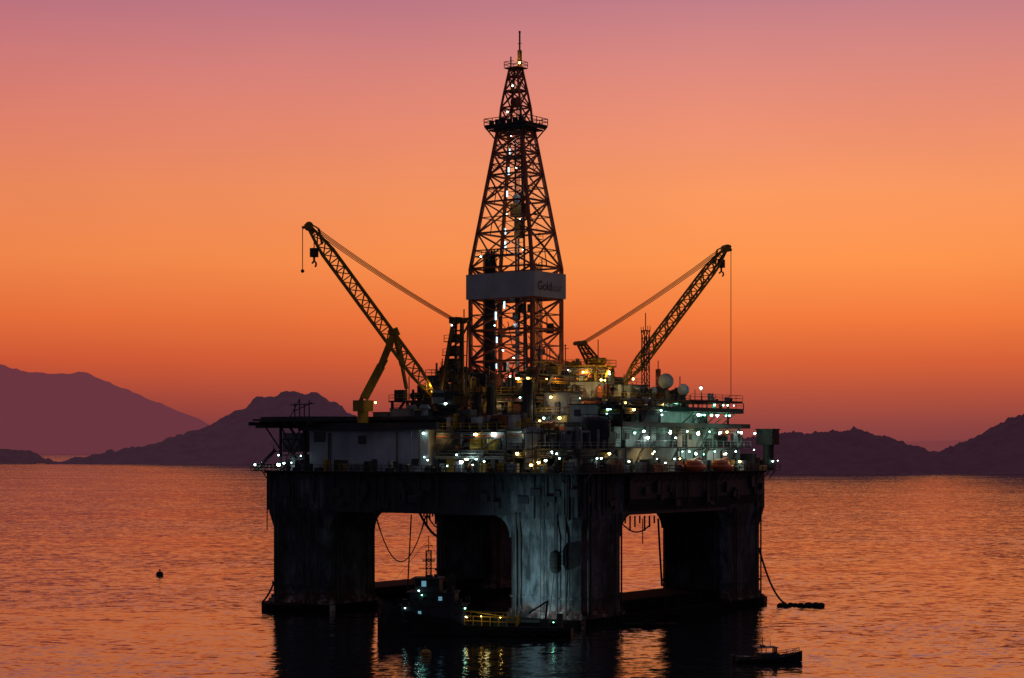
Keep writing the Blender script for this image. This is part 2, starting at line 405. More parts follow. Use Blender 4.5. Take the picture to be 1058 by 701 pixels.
# ------------------------------------------------------------------ generic equipment module
def module(name, u0, u1, v0, v1, zs, seed, clad=0.25, lamps='wwgy', nl=8, main=DK, top=True, tall=4.0, dens=1.0, pal=None, vclad=None):
    R = random.Random(seed); mb = MB()
    pal = pal or [DK, DK, GR, GR, YE, BK, RE, WH]
    nu = max(1, round((u1-u0)/5)); nv = max(1, round((v1-v0)/5))
    us = [u0+(u1-u0)*i/nu for i in range(nu+1)]; vs = [v0+(v1-v0)*i/nv for i in range(nv+1)]
    vclad = clad if vclad is None else vclad
    for k, z in enumerate(zs):
        if k > 0:
            mb.box((u0-0.5, v0-0.5, z-0.28), (u1+0.5, v1+0.5, z), main)
            mb.rail([(u0-.45, v0-.45, z), (u1+.45, v0-.45, z), (u1+.45, v1+.45, z), (u0-.45, v1+.45, z)], R.choice([DK, YE, GR]), closed=True, w=0.08)
        zt = zs[k+1]-0.28 if k+1 < len(zs) else z+tall
        last = k+1 >= len(zs)
        if not last:
            for u in us:
                for v in vs:
                    if u in (us[0], us[-1]) or v in (vs[0], vs[-1]): mb.box((u-.2, v-.2, z), (u+.2, v+.2, zt), main)
            for i in range(nu):
                q = R.random()
                if q < clad: mb.box((us[i]+.2, v0-.05, z), (us[i+1]-.2, v0+.05, zt), R.choice([GR, DK, GR]))
                elif q < clad+0.3: mb.beam((us[i], v0, z), (us[i+1], v0, zt), 0.22, main)
            for i in range(nv):
                q = R.random()
                if q < vclad: mb.box((u1-.05, vs[i]+.2, z), (u1+.05, vs[i+1]-.2, zt), R.choice([GR, GR, WH]))
                elif q < vclad+0.3: mb.beam((u1, vs[i], z), (u1, vs[i+1], zt), 0.22, main)
        area = (u1-u0)*(v1-v0)
        n = max(4, int(area/6*dens))
        H = zt-z
        for i in range(n):
            u = R.uniform(u0+.6, u1-.6); v = R.uniform(v0+.6, v1-.6)
            if R.random() < 0.35: v = v0+R.uniform(.4, 1.2)
            elif R.random() < 0.35: u = u1-R.uniform(.4, 1.2)
            t = R.random(); mt = R.choice(pal); h = H*R.uniform(0.2, 0.9)
            a = R.uniform(0.3, 1.5); b = R.uniform(0.3, 1.5)
            a = min(a, u-u0+.2, u1-u+.2); b = min(b, v-v0+.2, v1-v+.2)
            if t < 0.3:
                mb.box((u-a, v-b, z), (u+a, v+b, z+h), mt)
                if R.random() < .5: mb.box((u-a*.6, v-b*.6, z+h), (u+a*.4, v+b*.5, z+h+R.uniform(.2, .9)), R.choice(pal))
            elif t < 0.45:
                r = min(a, b)*0.8; mb.cyl((u, v, z), (u, v, z+h), r, mt); mb.ball((u, v, z+h), r, mt, n=12, sc=(1, 1, .4))
            elif t < 0.55: mb.cyl((u-a, v, z+0.9), (u+a, v, z+0.9), 0.6, mt)
            elif t < 0.78:
                zz = z+H*R.uniform(.4, .95); r = R.uniform(.08, .22); dx, dy = R.choice(((1, 0), (-1, 0), (0, 1), (0, -1))); l = R.uniform(1, 3.5)
                e = (min(max(u+dx*l, u0), u1), min(max(v+dy*l, v0), v1))
                mb.cyl((u, v, z), (u, v, zz), r, mt, n=7); mb.cyl((u, v, zz), (e[0]+.001, e[1]+.001, zz), r, mt, n=7); mb.cyl((*e, zz), (*e, z+h*.4), r, mt, n=7)
            elif t < 0.88: mb.cyl((u, v, z), (u, v, z+H*R.uniform(.7, 1.0)), R.uniform(.12, .3), mt, n=8)
            else:
                zz = z+h; mb.beam((u, v, z), (u, v, zz), .15, mt); mb.beam((u-a, v, zz), (u+a, v, zz), .15, mt); mb.beam((u-a, v, z), (u-a, v, zz), .1, mt); mb.beam((u-a, v, z), (u+a, v, zz), .1, mt)
        if not last:
            for j in range(4):
                zz = zt-0.35-0.3*j
                mb.cyl((u0, v0-.25-.1*j, zz), (u1, v0-.25-.1*j, zz), R.uniform(.06, .14), R.choice(pal), n=6)
                mb.cyl((u1+.25+.1*j, v0, zz-.1), (u1+.25+.1*j, v1, zz-.1), R.uniform(.06, .14), R.choice(pal), n=6)
            uu = R.uniform(u0, max(u0+.1, u1-4)); mb.beam((uu, v0-.7, z), (uu+3, v0-.7, zt), .15, main, h=.5)
            vv = R.uniform(v0, max(v0+.1, v1-4)); mb.beam((u1+.7, vv, z), (u1+.7, vv+3, zt), .15, main, h=.5)
    if top:
        for i in range(int(4*dens)+1):
            u = R.uniform(u0, u1); v = R.uniform(v0, v1); z = zs[-1]; h = R.uniform(2.5, 5.5)
            mb.beam((u, v, z), (u, v, z+h), 0.14, DK)
            if R.random() < .5: mb.beam((u-.8, v, z+h*.8), (u+.8, v, z+h*.8), .1, DK)
    ob = mb.obj(name, MATS, rig)
    for i in range(nl):
        k = R.randrange(1, len(zs)) if len(zs) > 1 else 0
        kd = R.choice(lamps)
        if len(zs) > 1: z = zs[k]-0.85-R.choice([0, 0, .8, 1.5])
        else: z = zs[0]+R.uniform(1, 2.8)
        if R.random() < 0.5: p = (R.uniform(u0, u1), v0-0.75, z)
        else: p = (u1+0.75, R.uniform(v0, v1), z)
        lamp(p, kd, ob)
    return ob

mm = module("mud_module", 4.0, 19, -30.5, -15, [26.1, 30, 33.6], 11, lamps='wwkWyk', nl=9, clad=.45, tall=3.6)
glow((12, -32, 29), 110, GWc, mm); glow((5, -32, 32), 90, YWc, mm); glow((17, -32, 32), 70, GWc, mm)
wm = module("mooring_winch_module", 21, 34.3, -30.5, -18.5, [26.1, 30.2], 23, lamps='wkWwyy', nl=8, clad=.1, tall=3.6, dens=1.2, pal=[DK, BK, GR, DK])
glow((27, -32, 29.4), 60, YWc, wm)
sub = module("drill_floor_substructure", -12, 12, -12, 11, [26.1, 32.5, 37, 40.5], 37, lamps='wwkyyy', nl=16, clad=.2, tall=4.6, dens=0.8, pal=[DK, DK, GR, YE, RE, BK, DK])
glow((4, -13.8, 39), 160, YWc, sub); glow((13.6, -4, 39), 260, YWc, sub); glow((-6, -13.8, 39.5), 80, YWc, sub)
module("cement_module", 13.5, 19.5, -15, -6, [26.1, 32], 41, lamps='wyyW', nl=5, tall=2.5, clad=.5)
pm = module("process_module", 12.8, 22, -4.5, 26, [26.1, 31, 35.6, 39.6], 53, lamps='wyyygkk', nl=24, tall=3.0, clad=.35, vclad=.6)
for p_, e_, c_ in (((24.2, 0, 38.4), 330, YWc), ((24.2, 9, 38.4), 300, YWc), ((24.4, 18, 38.8), 240, TLc), ((16, -6.4, 38), 260, YWc), ((22.5, -5.5, 42.5), 260, YWc), ((22.8, 5, 43), 260, (1, .8, .3)), ((17, 4, 42.8), 160, YWc)):
    glow(p_, e_, c_, pm); lamp((p_[0], p_[1], p_[2]+.35), 'y' if c_ != TLc else 'g', pm, .9)
module("storage_module", -31, -13, -15, 30, [26.1, 31], 61, lamps='ww', nl=5, tall=3)
module("engine_module", -11, 11.6, 12.5, 30, [26.1, 32, 38], 71, lamps='wyy', nl=8, tall=3.5)
cp = module("catwalk_platform", 0, 14, 5.5, 11.5, [40.6, 46.2], 83, lamps='yyw', nl=5, tall=1.2, main=YE, clad=0.05, dens=0.9, pal=[YE, YE, DK, GR])
for p_, e_ in (((4, 4.2, 44.8), 150), ((12, 4.2, 44.5), 220), ((15.4, 8, 44.6), 220)): glow(p_, e_, (1, .72, .2), cp); lamp((p_[0], p_[1], p_[2]+.35), 'y', cp, .8)
module("winch_platform", -12.4, -8.6, -12.4, 2, [40.6, 44.2], 91, lamps='yck', nl=3, tall=2.6, clad=.2, dens=1.2, pal=[DK, YE, DK, RE])
dp = module("driller_platform", 8.9, 13.0, -12.6, 0, [40.6, 44.0], 97, lamps='yyw', nl=4, tall=2.4, clad=.25, dens=1.2, pal=[DK, YE, GR, RE, YE])
glow((14.6, -7, 43), 160, YWc, dp); glow((10, -14, 42.6), 110, YWc, dp)
module("crane_side_module", -13.5, -4, -22, -13, [26.1, 31, 35.5, 39.2], 101, lamps='wky', nl=5, tall=3.2, clad=.25, pal=[DK, DK, RE, BK])

def house(name, a, b, mat):
    mb = MB(); mb.box(a, b, 0); mb.box((a[0]-.2, a[1]-.2, b[2]), (b[0]+.2, b[1]+.2, b[2]+.2), 1)
    mb.box((b[0]+.005, a[1]+.8, a[2]), (b[0]+.08, a[1]+1.7, a[2]+2.1), 1)
    mb.box((b[0]+.005, (a[1]+b[1])/2, a[2]+1.2), (b[0]+.07, (a[1]+b[1])/2+1.0, a[2]+2.0), 1)
    for k in range(3): mb.cyl((b[0]+.2, b[1]-.5-k*.35, a[2]), (b[0]+.2, b[1]-.5-k*.35, b[2]-.3*k), .09, 1, n=6)
    mb.box((a[0]+1, a[1]-.35, a[2]+1), (a[0]+2.2, a[1]-.005, a[2]+2.2), 1)
    mb.rail([(a[0], a[1], b[2]+.2), (b[0], a[1], b[2]+.2), (b[0], b[1], b[2]+.2)], 1, w=.07)
    return mb.obj(name, [mat, M_dark], rig)
house("utility_house", (14.2, -3.6, 39.62), (20.2, 1.5, 42.6), M_white)
house("utility_house", (15.5, 7, 39.62), (21, 13, 42.2), M_grey)
house("utility_house", (22.8, -16, 34.97), (28.5, -9, 38.0), M_white)

mb = MB()
mb.box((14.8, -13, 32.2), (20, -8.2, 40.4), 0)
mb.box((14.5, -13.3, 40.4), (20.3, -7.9, 40.7), 1)
mb.rail([(14.5, -13.3, 40.7), (20.3, -13.3, 40.7), (20.3, -7.9, 40.7), (14.5, -7.9, 40.7)], 1, closed=True, w=.08)
for z in (34.8, 37.6): mb.box((14.7, -13.1, z), (20.1, -8.1, z+0.2), 1)
mb.box((13.9, -14.2, 36.3), (20.9, -13.1, 36.5), 1); mb.rail([(13.9, -14.2, 36.5), (20.9, -14.2, 36.5)], 2, w=.08)
for k in range(5): mb.cyl((15.1+k*.35, -13.25, 32.2), (15.1+k*.35, -13.25, 40.3-k*.7), .09, 1, n=6)
mb.box((17.5, -13.3, 36.6), (18.5, -13.0, 38.6), 1); mb.box((15.5, -13.6, 33), (17, -13.0, 34.4), 1)
eh = mb.obj("equipment_house", [M_grey, M_dark, M_yellow], rig)
for p, k in (((15.5, -13.9, 35.8), 'w'), ((19, -13.9, 35.8), 'y'), ((20.8, -10, 39.4), 'k'), ((17, -13.8, 39.6), 'y')): lamp(p, k, eh)
glow((17, -16, 37.5), 150, (1, .85, .6), eh)

def silo(u, v, z0, z1, r, mat, name="storage_silo"):
    mb = MB(); mb.cyl((u, v, z0), (u, v, z1), r, 0, n=24); mb.ball((u, v, z1), r, 0, n=24, sc=(1, 1, .35))
    for z in (z0+1, (z0+z1)/2, z1-0.6): mb.cyl((u, v, z), (u, v, z+.2), r+.12, 1, n=24)
    for k in range(6):
        t = k*math.pi/3; mb.beam((u+r*math.cos(t)*1.02, v+r*math.sin(t)*1.02, z0-1), (u+r*math.cos(t)*1.02, v+r*math.sin(t)*1.02, z1), .14, 1)
    mb.rail([(u+r*math.cos(t*math.pi/4), v+r*math.sin(t*math.pi/4), z1+.1) for t in range(8)], 1, closed=True, w=.07)
    return mb.obj(name, [mat, M_dark], rig)
p = loc(616, 460, 338); silo(p.x, p.y, 28.5, 35.0, 2.6, M_hull)
p = loc(551, 460, 335); silo(p.x, p.y, 26.5, 33.4, 1.7, M_grey)
p = loc(463, 460, 348); silo(p.x, p.y, 26.5, 35.5, 1.6, M_dark, "exhaust_stack")
p = loc(508, 420, 356); silo(p.x, p.y, 32, 41.5, 0.9, M_dark, "exhaust_stack")
p = loc(494, 420, 356); silo(p.x, p.y, 32, 40.5, 0.7, M_dark, "exhaust_stack")
p = loc(545, 415, 350); silo(p.x, p.y, 33, 42.5, 0.9, M_dark, "exhaust_stack")

# ------------------------------------------------------------------ accommodation block
mb = MB()
mb.box((-26, -31.2, 26.1), (2.4, -17, 33.6), 0)
mb.box((-28, -32.2, 33.6), (5.0, -16.4, 34.9), 1)
for u in (-17, -8, -1.5): mb.box((u, -31.25, 26.1), (u+.08, -31.19, 33.6), 0)
mb.rail([(-14, -32.1, 34.9), (4.9, -32.1, 34.9), (4.9, -16.5, 34.9)], 1, w=.08)
for u, z, h in ((-21, 26.1, 7), (-20.6, 26.1, 7), (-4.6, 26.1, 7.4), (0.6, 28, 5.5)): mb.cyl((u, -31.5, z), (u, -31.5, z+h), .12, 1, n=7)
for u, z in ((-18, 27), (-6, 26.8), (-1, 27.3)): mb.box((u, -31.7, z), (u+1.4, -31.2, z+1.1), 1)
acc = mb.obj("accommodation_block", [M_house, M_dark], rig)
def window(u, v, z, w, h, parent, mat):
    mb = MB(); mb2 = MB()
    mb.box((u-w/2-.1, v-.09, z-.1), (u+w/2+.1, v-.005, z+h+.1), 0); mb2.box((u-w/2, v-.11, z), (u+w/2, v-.085, z+h), 0)
    for t, m_, n_ in ((mb, M_dark, "window_frame"), (mb2, mat, "window")):
        t.obj(n_, [m_], parent)
window(-23.4, -31.27, 31.6, 2.6, 1.6, acc, M_glass); window(-13, -31.27, 31.2, 1.6, 1.3, acc, M_glass)
mb = MB(); mb.box((-10.6, -31.42, 26.15), (-9.5, -31.2, 28.3), 0); mb.obj("door", [M_dark], acc)
lamp((1.8, -31.8, 33.0), 'w', acc); lamp((2.0, -31.8, 28.7), 'k', acc)

# helideck
hc = (-29.2, -21.6)
mb = MB(); pts = [(hc[0]+14.6*math.cos(math.pi/8+k*math.pi/4), hc[1]+14.6*math.sin(math.pi/8+k*math.pi/4)) for k in range(8)]
mb.prism(pts, 35.3, 36.2, 0)
for k in range(8):
    a = Vector((*pts[k], 35.7)); b = Vector((*pts[(k+1) % 8], 35.7)); cc = Vector((hc[0], hc[1], 35.7))
    ao = a+(a-cc).normalized()*1.5; bo = b+(b-cc).normalized()*1.5
    mb.beam(ao, bo, .18, 0)
    for t in range(6):
        mb.beam(a.lerp(b, t/5), ao.lerp(bo, t/5), .12, 0)
    mb.beam(a.lerp(b, .5)-Vector((0, 0, .2)), cc-Vector((0, 0, 1.2)), .3, 0)
for i in range(-4, 5):
    h = 13.5 if abs(i) < 3 else 10
    mb.beam((hc[0]+i*3, hc[1]-h, 35.0), (hc[0]+i*3, hc[1]+h, 35.0), .3, 0, h=.7)
for i in range(-1, 2):
    mb.beam((hc[0]-13, hc[1]+i*7, 34.5), (hc[0]+13, hc[1]+i*7, 34.5), .35, 0, h=.6)
# walkway extension level with the deck over the accommodation roof
mb.box((-16.5, -31.5, 35.4), (3.0, -24, 36.0), 0)
for u in (-14, -9, -4, 1): mb.box((u, -31, 34.9), (u+.4, -30.6, 35.4), 0); mb.box((u, -25, 34.9), (u+.4, -24.6, 35.4), 0)
hd = mb.obj("helideck", [M_dark, M_white], rig)
mb = MB()
sp = [(-33.5, -31), (-33.5, -24), (-33.5, -14), (-27.5, -31), (-27.5, -14)]
for (u, v) in sp:
    mb.beam((u, v, 26.1), (u, v, 34.9), .4, 0)
    mb.beam((u, v, 30), (u-3, v-1.5, 34.9), .25, 0)
    mb.beam((u, v, 26.2), (u+5.5, v, 34.6), .2, 0); mb.beam((u+5.5, v, 26.2), (u, v, 34.6), .2, 0)
for a, b in ((0, 1), (1, 2), (0, 3), (2, 4)):
    for z in (29, 32):
        mb.beam((*sp[a], z), (*sp[b], z), .22, 0)
    mb.beam((*sp[a], 26.2), (*sp[b], 32), .2, 0); mb.beam((*sp[b], 26.2), (*sp[a], 32), .2, 0)
mb.box((-38.5, -34, 26.0), (-27, -12, 26.15), 0)
mb.rail([(-38.4, -12, 26.15), (-38.4, -34, 26.15), (-27, -34, 26.15)], 0, w=.09)
mb.box((-34.5, -32, 29.6), (-26.5, -20, 29.8), 0); mb.rail([(-34.5, -20, 29.8), (-34.5, -32, 29.8), (-26.5, -32, 29.8)], 0, w=.08)
mb.box((-33, -31, 29.8), (-28.5, -26, 33.2), 1); mb.box((-32, -30, 26.15), (-29, -26, 28.9), 1)
for q in range(8):
    u = -34+q*0.95; mb.box((u, -31+((q*37) % 11)*.6, 26.15), (u+.7, -30+((q*37) % 11)*.6, 26.8+((q*53) % 7)*.35), q % 2)
mb.beam((-38, -33, 26.1), (-33, -33, 30), .25, 0, h=.6)
hs = mb.obj("helideck_support", [M_dark, M_grey], rig)
for p, k in (((-37.8, -33.5, 27.2), 'w'), ((-36.6, -32.8, 27.6), 'k'), ((-32.4, -32.8, 27.2), 'W'), ((-31.2, -32.6, 27.5), 'w'), ((-29.3, -32.6, 27.6), 'k'), ((-35, -30, 29), 'k'), ((-27, -32.5, 28.9), 'k')):
    lamp(p, k, hs)
def mastobj(name, base, h, w, arms, mat=M_dark, lat=True):
    mb = MB(); b = Vector(base)
    if lat: mb.lattice(b, b+Vector((0, 0.001, h*.8)), w, w, max(3, int(h*.8/(w*1.3))), 0, tb=.09, tc=.13, taper=0)
    mb.beam(b+Vector((0, 0, h*.8 if lat else 0)), b+Vector((0, 0, h)), .13)
    for z, l in arms:
        mb.beam(b+Vector((-l*.8, l*.6, z)), b+Vector((l*.8, -l*.6, z)), .1)
        for s in (-1, -.5, .5, 1): mb.beam(b+Vector((l*.8*s, -l*.6*s, z-.3)), b+Vector((l*.8*s, -l*.6*s, z+.9)), .09)
    return mb.obj(name, [mat], rig)
p = loc(312, 430, 362); p.z = 36.2
mb = MB()
for du, h in ((-1.8, 2.6), (-.6, 3.4), (.6, 2.4), (1.8, 3.0)):
    mb.beam(p+Vector((du, 0, 0)), p+Vector((du, 0, h)), .16)
mb.beam(p+Vector((-3, 0, 2.2)), p+Vector((3, 0, 2.4)), .16); mb.beam(p+Vector((-2, 0, 1)), p+Vector((2.4, 0, 2.6)), .14)
mb.beam(p+Vector((-3, 0, 0)), p+Vector((-.6, 0, 3.3)), .12)
mb.obj("antenna_rack", [M_dark], rig)
for a, b, h in ((-11.5, -8.0, .8), (-7.5, -3, 1.4), (-2.5, 1, .9)):
    mb = MB()
    mb.box((a, -30, 36.0), (b, -26, 36.0+h), 0)
    mb.box((a-.1, -30.1, 36.0+h), (b+.1, -25.9, 36.14+h), 1)
    mb.obj("rooftop_unit", [M_grey, M_dark], rig)
for u in (-1.6, 1.5):
    mb = MB()
    mb.cyl((u, -31.0, 36.0), (u, -31.0, 37.4), .6, 0); mb.cyl((u, -31.0, 37.4), (u, -31.0, 38.1), 1.1, 0, r2=.8)
    mb.obj("ventilation_cowl", [M_grey], rig)

# ------------------------------------------------------------------ quarters block
mb = MB()
u0, u1, v0, v1 = 22.6, 34.0, -16.5, 27.5
mb.box((u0, v0, 26.1), (u1-1.0, v1, 30.3), 0)
mb.box((u0, v0, 30.3), (u1+1.0, v1+1, 30.55), 1)
mb.box((u0, v0+1, 30.55), (u1-2.2, v0+15, 34.1), 0)
mb.box((u0, v0+17, 30.55), (u1-1.6, v1-9, 34.1), 0)
mb.box((u0, v1-8, 30.55), (u1-4.0, v1-3, 34.1), 2)
mb.box((u0, v0-1.2, 34.1), (u1+1.0, v1+.5, 34.95), 1)
mb.box((u0, v0+9, 34.95), (u1-3.5, v1-12, 37.0), 0)
R = random.Random(44)
for i in range(15):
    v = v0+i*3.1
    if i % 3 == 0: mb.box((u1+.7, v, 26.1), (u1+.9, v+.2, 30.3), 1); mb.box((u1-.1, v, 30.55), (u1+.1, v+.2, 34.1), 1)
    if R.random() < .5: mb.box((u1-1.0, v+1.2, 26.3), (u1-.93, v+2.1, 28.4), 1)
    if R.random() < .5: mb.box((u1-1.0, v+R.uniform(0, 1), 26.3), (u1-.4, v+R.uniform(1.5, 3), 26.3+R.uniform(1, 3)), R.choice([1, 2, 4]))
    if R.random() < .4: mb.box((u1-2.2, v+.3, 30.6), (u1-1.0, v+R.uniform(1, 2.6), 30.6+R.uniform(.6, 2.2)), R.choice([1, 2, 4]))
    if R.random() < .6 and (v < v0+13 or v > v0+18): mb.box((u1-1.65, v+.8, 31.9), (u1-1.52, v+1.9, 32.9), 1)
mb.rail([(u0, v0, 30.55), (u1+.9, v0, 30.55), (u1+.9, v1+.9, 30.55)], 3, w=.06, step=2.6)
for i in range(4):
    zz = 33.8-.28*i; mb.cyl((u1+.4, v0, zz), (u1+.4, v1-2, zz), .09, 1 if i % 2 else 4, n=6)
for k in range(4):
    v = (-14, -2, 9, 20)[k]; mb.beam((u1+.5, v, 26.1), (u1+.5, v+4, 30.4), .15, 1, h=.5); mb.beam((u1-.6, v+3, 30.5), (u1-.6, v+6.5, 34.2), .15, 1, h=.5)
for k in range(22):
    v = R.uniform(v0, v1-1); z = R.choice([26.12, 26.12, 30.56]); h = R.uniform(.6, 2.6)
    if R.random() < .5: mb.cyl((u1+.3, v, z), (u1+.3, v, z+h), R.uniform(.15, .45), R.choice([1, 2, 4]), n=10)
    else: mb.box((u1, v, z), (u1+.7, v+R.uniform(.4, 1.6), z+h), R.choice([1, 1, 2, 4]))
qb = mb.obj("quarters_block", [M_white, M_dark, M_grey, M_white, M_green], rig)
module("roof_equipment_module", 29.2, 33.4, -15.5, -3, [34.96, 38.0], 137, lamps='wgyk', nl=6, clad=.2, tall=2.4, dens=1.1, pal=[DK, GR, WH, GN, YE])
mb = MB()
mb.prism([(24, -4), (33, -5), (36.8, 3), (36.8, 22), (33, 29), (24, 29)], 37.0, 37.8, 0)
mb.prism([(23, 8), (33.5, 8), (35, 12), (35, 25), (23, 25)], 38.9, 39.3, 1)
mb.prism([(23.5, 10), (29, 10), (29, 22), (23.5, 22)], 34.96, 37.0, 2)
for u, v in ((24.5, -1), (33, -2), (33.5, 9), (33.5, 14), (33.5, 22), (24.5, 26), (32, 24.5)):
    mb.beam((u, v, 34.9), (u, v, 37.1), .25, 1)
    if v > 8: mb.beam((u, v, 37.7), (u, v, 39.0), .2, 1)
for v in range(5, 21, 3):
    mb.beam((36.3, v, 37.0), (33.5, v, 34.95), .16, 1)
mb.rail([(33, -5, 37.8), (36.8, 3, 37.8), (36.8, 22, 37.8), (33, 29, 37.8)], 1, w=.06, step=2.6)
mb.rail([(33.5, 8, 39.3), (35, 12, 39.3), (35, 25, 39.3), (23, 25, 39.3)], 1, w=.06, step=2.6)
R = random.Random(7)
for i in range(26):
    u = R.uniform(24, 34); v = R.uniform(0, 26); z = 37.8
    if v > 9 and u < 33: z = 39.3
    a = R.uniform(.2, .9); h = R.uniform(.4, 2.2)
    if R.random() < .6: mb.box((u, v, z), (u+a, v+a, z+h), R.choice([1, 1, 2, 3]))
    else: mb.beam((u, v, z), (u, v, z+h*1.6), .12, 1)
up = mb.obj("upper_platform", [M_green, M_dark, M_grey, M_white], rig)
R = random.Random(99)
for i in range(11):
    lamp((35.7, R.uniform(-16, 27), R.choice([29.7, 29.2, 28.4])), R.choice('wwkgky'), qb)
for i in range(11):
    lamp((35.2, R.uniform(-15, 26), R.choice([33.4, 33.0, 32.2])), R.choice('wWwykg'), qb)
for i in range(8):
    lamp((35.4, R.uniform(3, 21), 36.5), R.choice('ggkWg'), up)
for i in range(4): lamp((34.2, R.uniform(11, 24), 38.5), R.choice('kg'), up)
lamp((36.0, 28.0, 33.2), 'w', qb); lamp((35.6, 28.4, 30.0), 'w', qb)
for v, z, c_, e_ in ((-12, 33, GWc, 200), (-3, 32.8, GWc, 180), (7, 33, YWc, 200), (15, 33, TLc, 200), (23, 33, GWc, 140), (-9, 29, YWc, 110), (6, 29, GWc, 120), (17, 29, GWc, 120)):
    glow((35.8, v, z), e_, c_, qb); lamp((35.8, v, z+.3), 'W' if c_ != YWc else 'y', qb, .7)
for v in (6, 16): glow((36.0, v, 36.0), 150, TLc, up)
glow((33, 0, 36.3), 120, GWc, up); glow((31, 16, 41.5), 80, GWc, up); lamp((31, 16, 41.8), 'w', up); 
mb = MB(); mb.beam((31, 16.2, 39.3), (31, 16.2, 42.2), .14, 0); mb.obj("lamp_post", [M_dark], rig)
for px_, py_, r in ((688, 394, 1.5), (706, 403, 1.15), (675, 404, .8)):
    p = loc(px_, py_, 372); mb = MB()
    mb.ball((p.x, p.y, p.z), r, 0, n=24); mb.cyl((p.x, p.y, 39.6 if px_ < 700 else 37.8), (p.x, p.y, p.z-r*.6), .5, 1, n=10)
    mb.beam((p.x-1, p.y, 37), (p.x-1, p.y, p.z-1), .15, 1)
    mb.obj("satellite_dome", [M_white, M_dark], rig, smooth=True)
p = loc(667, 400, 376); mastobj("radio_mast", (p.x, p.y, 39.6), 17.0, 1.1, ((6, 1.5), (9, 2.2), (11.5, 1.6), (13.5, 2.4)))
p = loc(680, 400, 380); mastobj("radio_mast", (p.x, p.y, 39.0), 8.5, .6, ((6, 1.0),))
p = loc(618, 365, 376); mastobj("vent_mast", (p.x, p.y, 46), 5.4, .6, (), lat=False)
mb = MB()
p = loc(794, 470, 377)
mb.cyl((p.x, p.y, 26), (p.x, p.y, 31), 1.1, 0); mb.box((p.x-1.9, p.y-1.4, 31), (p.x+1.6, p.y+1.4, 34), 0)
mb.box((p.x-2.1, p.y-1.6, 33.9), (p.x+1.8, p.y+1.6, 34.1), 0)
for k in range(5): mb.box((p.x+1.6, p.y-1.2, 31.3+k*.5), (p.x+1.75, p.y+1.2, 31.5+k*.5), 0)
mb.obj("ventilation_box", [M_black], rig)
for v in (29.5, 31, 33):
    mb = MB(); mb.box((30, v, 26.1), (35, v+.9, 28+((v*7) % 3)*.5), 0); mb.cyl((32, v-.1, 27.6), (32, v+1.0, 27.6), 1.0, 0); mb.obj("mooring_winch", [M_dark], rig)

def lifeboat(v):
    e = empty("lifeboat", Vector((C0[0], C0[1], 0))+Vector((CA*37.8-SA*v, SA*37.8+CA*v, 27.0)), ANG, "orange enclosed lifeboat hanging from davits at the deck edge", "lifeboat")
    e["group"] = "lifeboats along the deck edge"
    mb = MB(); n = 14; rings = []
    for i in range(n+1):
        t = i/n; y = -4+8*t; k = max(.04, math.sin(math.pi*t))**.45; ring = []
        for j in range(12):
            a = 2*math.pi*j/12; ring.append((1.35*k*math.cos(a), y, 1.15*k*math.sin(a) if math.sin(a) < 0 else .55*k*math.sin(a)))
        rings.append(ring)
    for r in rings: mb.v += r
    for i in range(n):
        for j in range(12):
            j2 = (j+1) % 12; mb.face((i*12+j, i*12+j2, (i+1)*12+j2, (i+1)*12+j), 0)
    mb.face(tuple(range(11, -1, -1)), 0); mb.face(tuple(n*12+j for j in range(12)), 0)
    mb.obj("lifeboat_hull", [M_orange], e, smooth=True)
    mb = MB(); mb.ball((0, -.3, .5), 1, 0, n=16, sc=(1.15, 3.0, .9)); mb.ball((0, 1.6, 1.1), .6, 0, n=12); mb.obj("canopy", [M_orange], e, smooth=True)
lb = [12.0, 2.0]
for v in lb: lifeboat(v)
for v in lb:
    for s in (-3, 3):
        mb = MB()
        mb.beam((36, v+s, 26.1), (36, v+s, 29.8), .28, 0); mb.beam((36, v+s, 29.8), (38.2, v+s, 30.2), .24, 0); mb.beam((37.8, v+s, 30.1), (37.8, v+s, 27.6), .1, 0)
        mb.obj("davit", [M_dark], rig)

# ------------------------------------------------------------------ derrick
DU, DV = -0.8, 0.0
der = bpy.data.objects.new("derrick", None); scn.collection.objects.link(der); der.parent = rig; der.location = (DU, DV, 41)
def dl(z0, z1, A0, A1, n):
    r = []
    for i in range(n+1):
        t = i/n; r.append((z0+(z1-z0)*t, A0[0]+(A1[0]-A0[0])*t, A0[1]+(A1[1]-A0[1])*t))
    return r
def tower(mb, lv, leg, br, m=0, sub=True, seed=1):
    R = random.Random(seed)
    for (z0, a0, b0), (z1, a1, b1) in zip(lv[:-1], lv[1:]):
        c0 = [(-a0, -b0, z0), (a0, -b0, z0), (a0, b0, z0), (-a0, b0, z0)]
        c1 = [(-a1, -b1, z1), (a1, -b1, z1), (a1, b1, z1), (-a1, b1, z1)]
        for k in range(4):
            k2 = (k+1) % 4
            mb.beam(c0[k], c1[k], leg, m)
            mb.beam(c0[k], c0[k2], br*1.3, m)
            mb.beam(c0[k], c1[k2], br*R.uniform(.85, 1.15), m); mb.beam(c0[k2], c1[k], br*R.uniform(.85, 1.15), m)
            if sub:
                A, B, Cc, D = map(Vector, (c0[k], c0[k2], c1[k2], c1[k])); X = (A+B+Cc+D)/4
                mb.beam((A+D)/2, X, br*.6, m)
                mb.beam((B+Cc)/2, X, br*.6, m)
                if R.random() < .6: mb.beam(X, (A+B)/2, br*.5, m)
                if R.random() < .5: mb.beam((A+D)/2, (A+X)/2, br*.5, m)
                if R.random() < .5: mb.beam((B+Cc)/2, (B+X)/2, br*.5, m)
    z, a, b = lv[-1]
    c = [(-a, -b, z), (a, -b, z), (a, b, z), (-a, b, z)]
    for k in range(4): mb.beam(c[k], c[(k+1) % 4], br, m)
AT, BT = 2.7, 1.9
mb = MB()
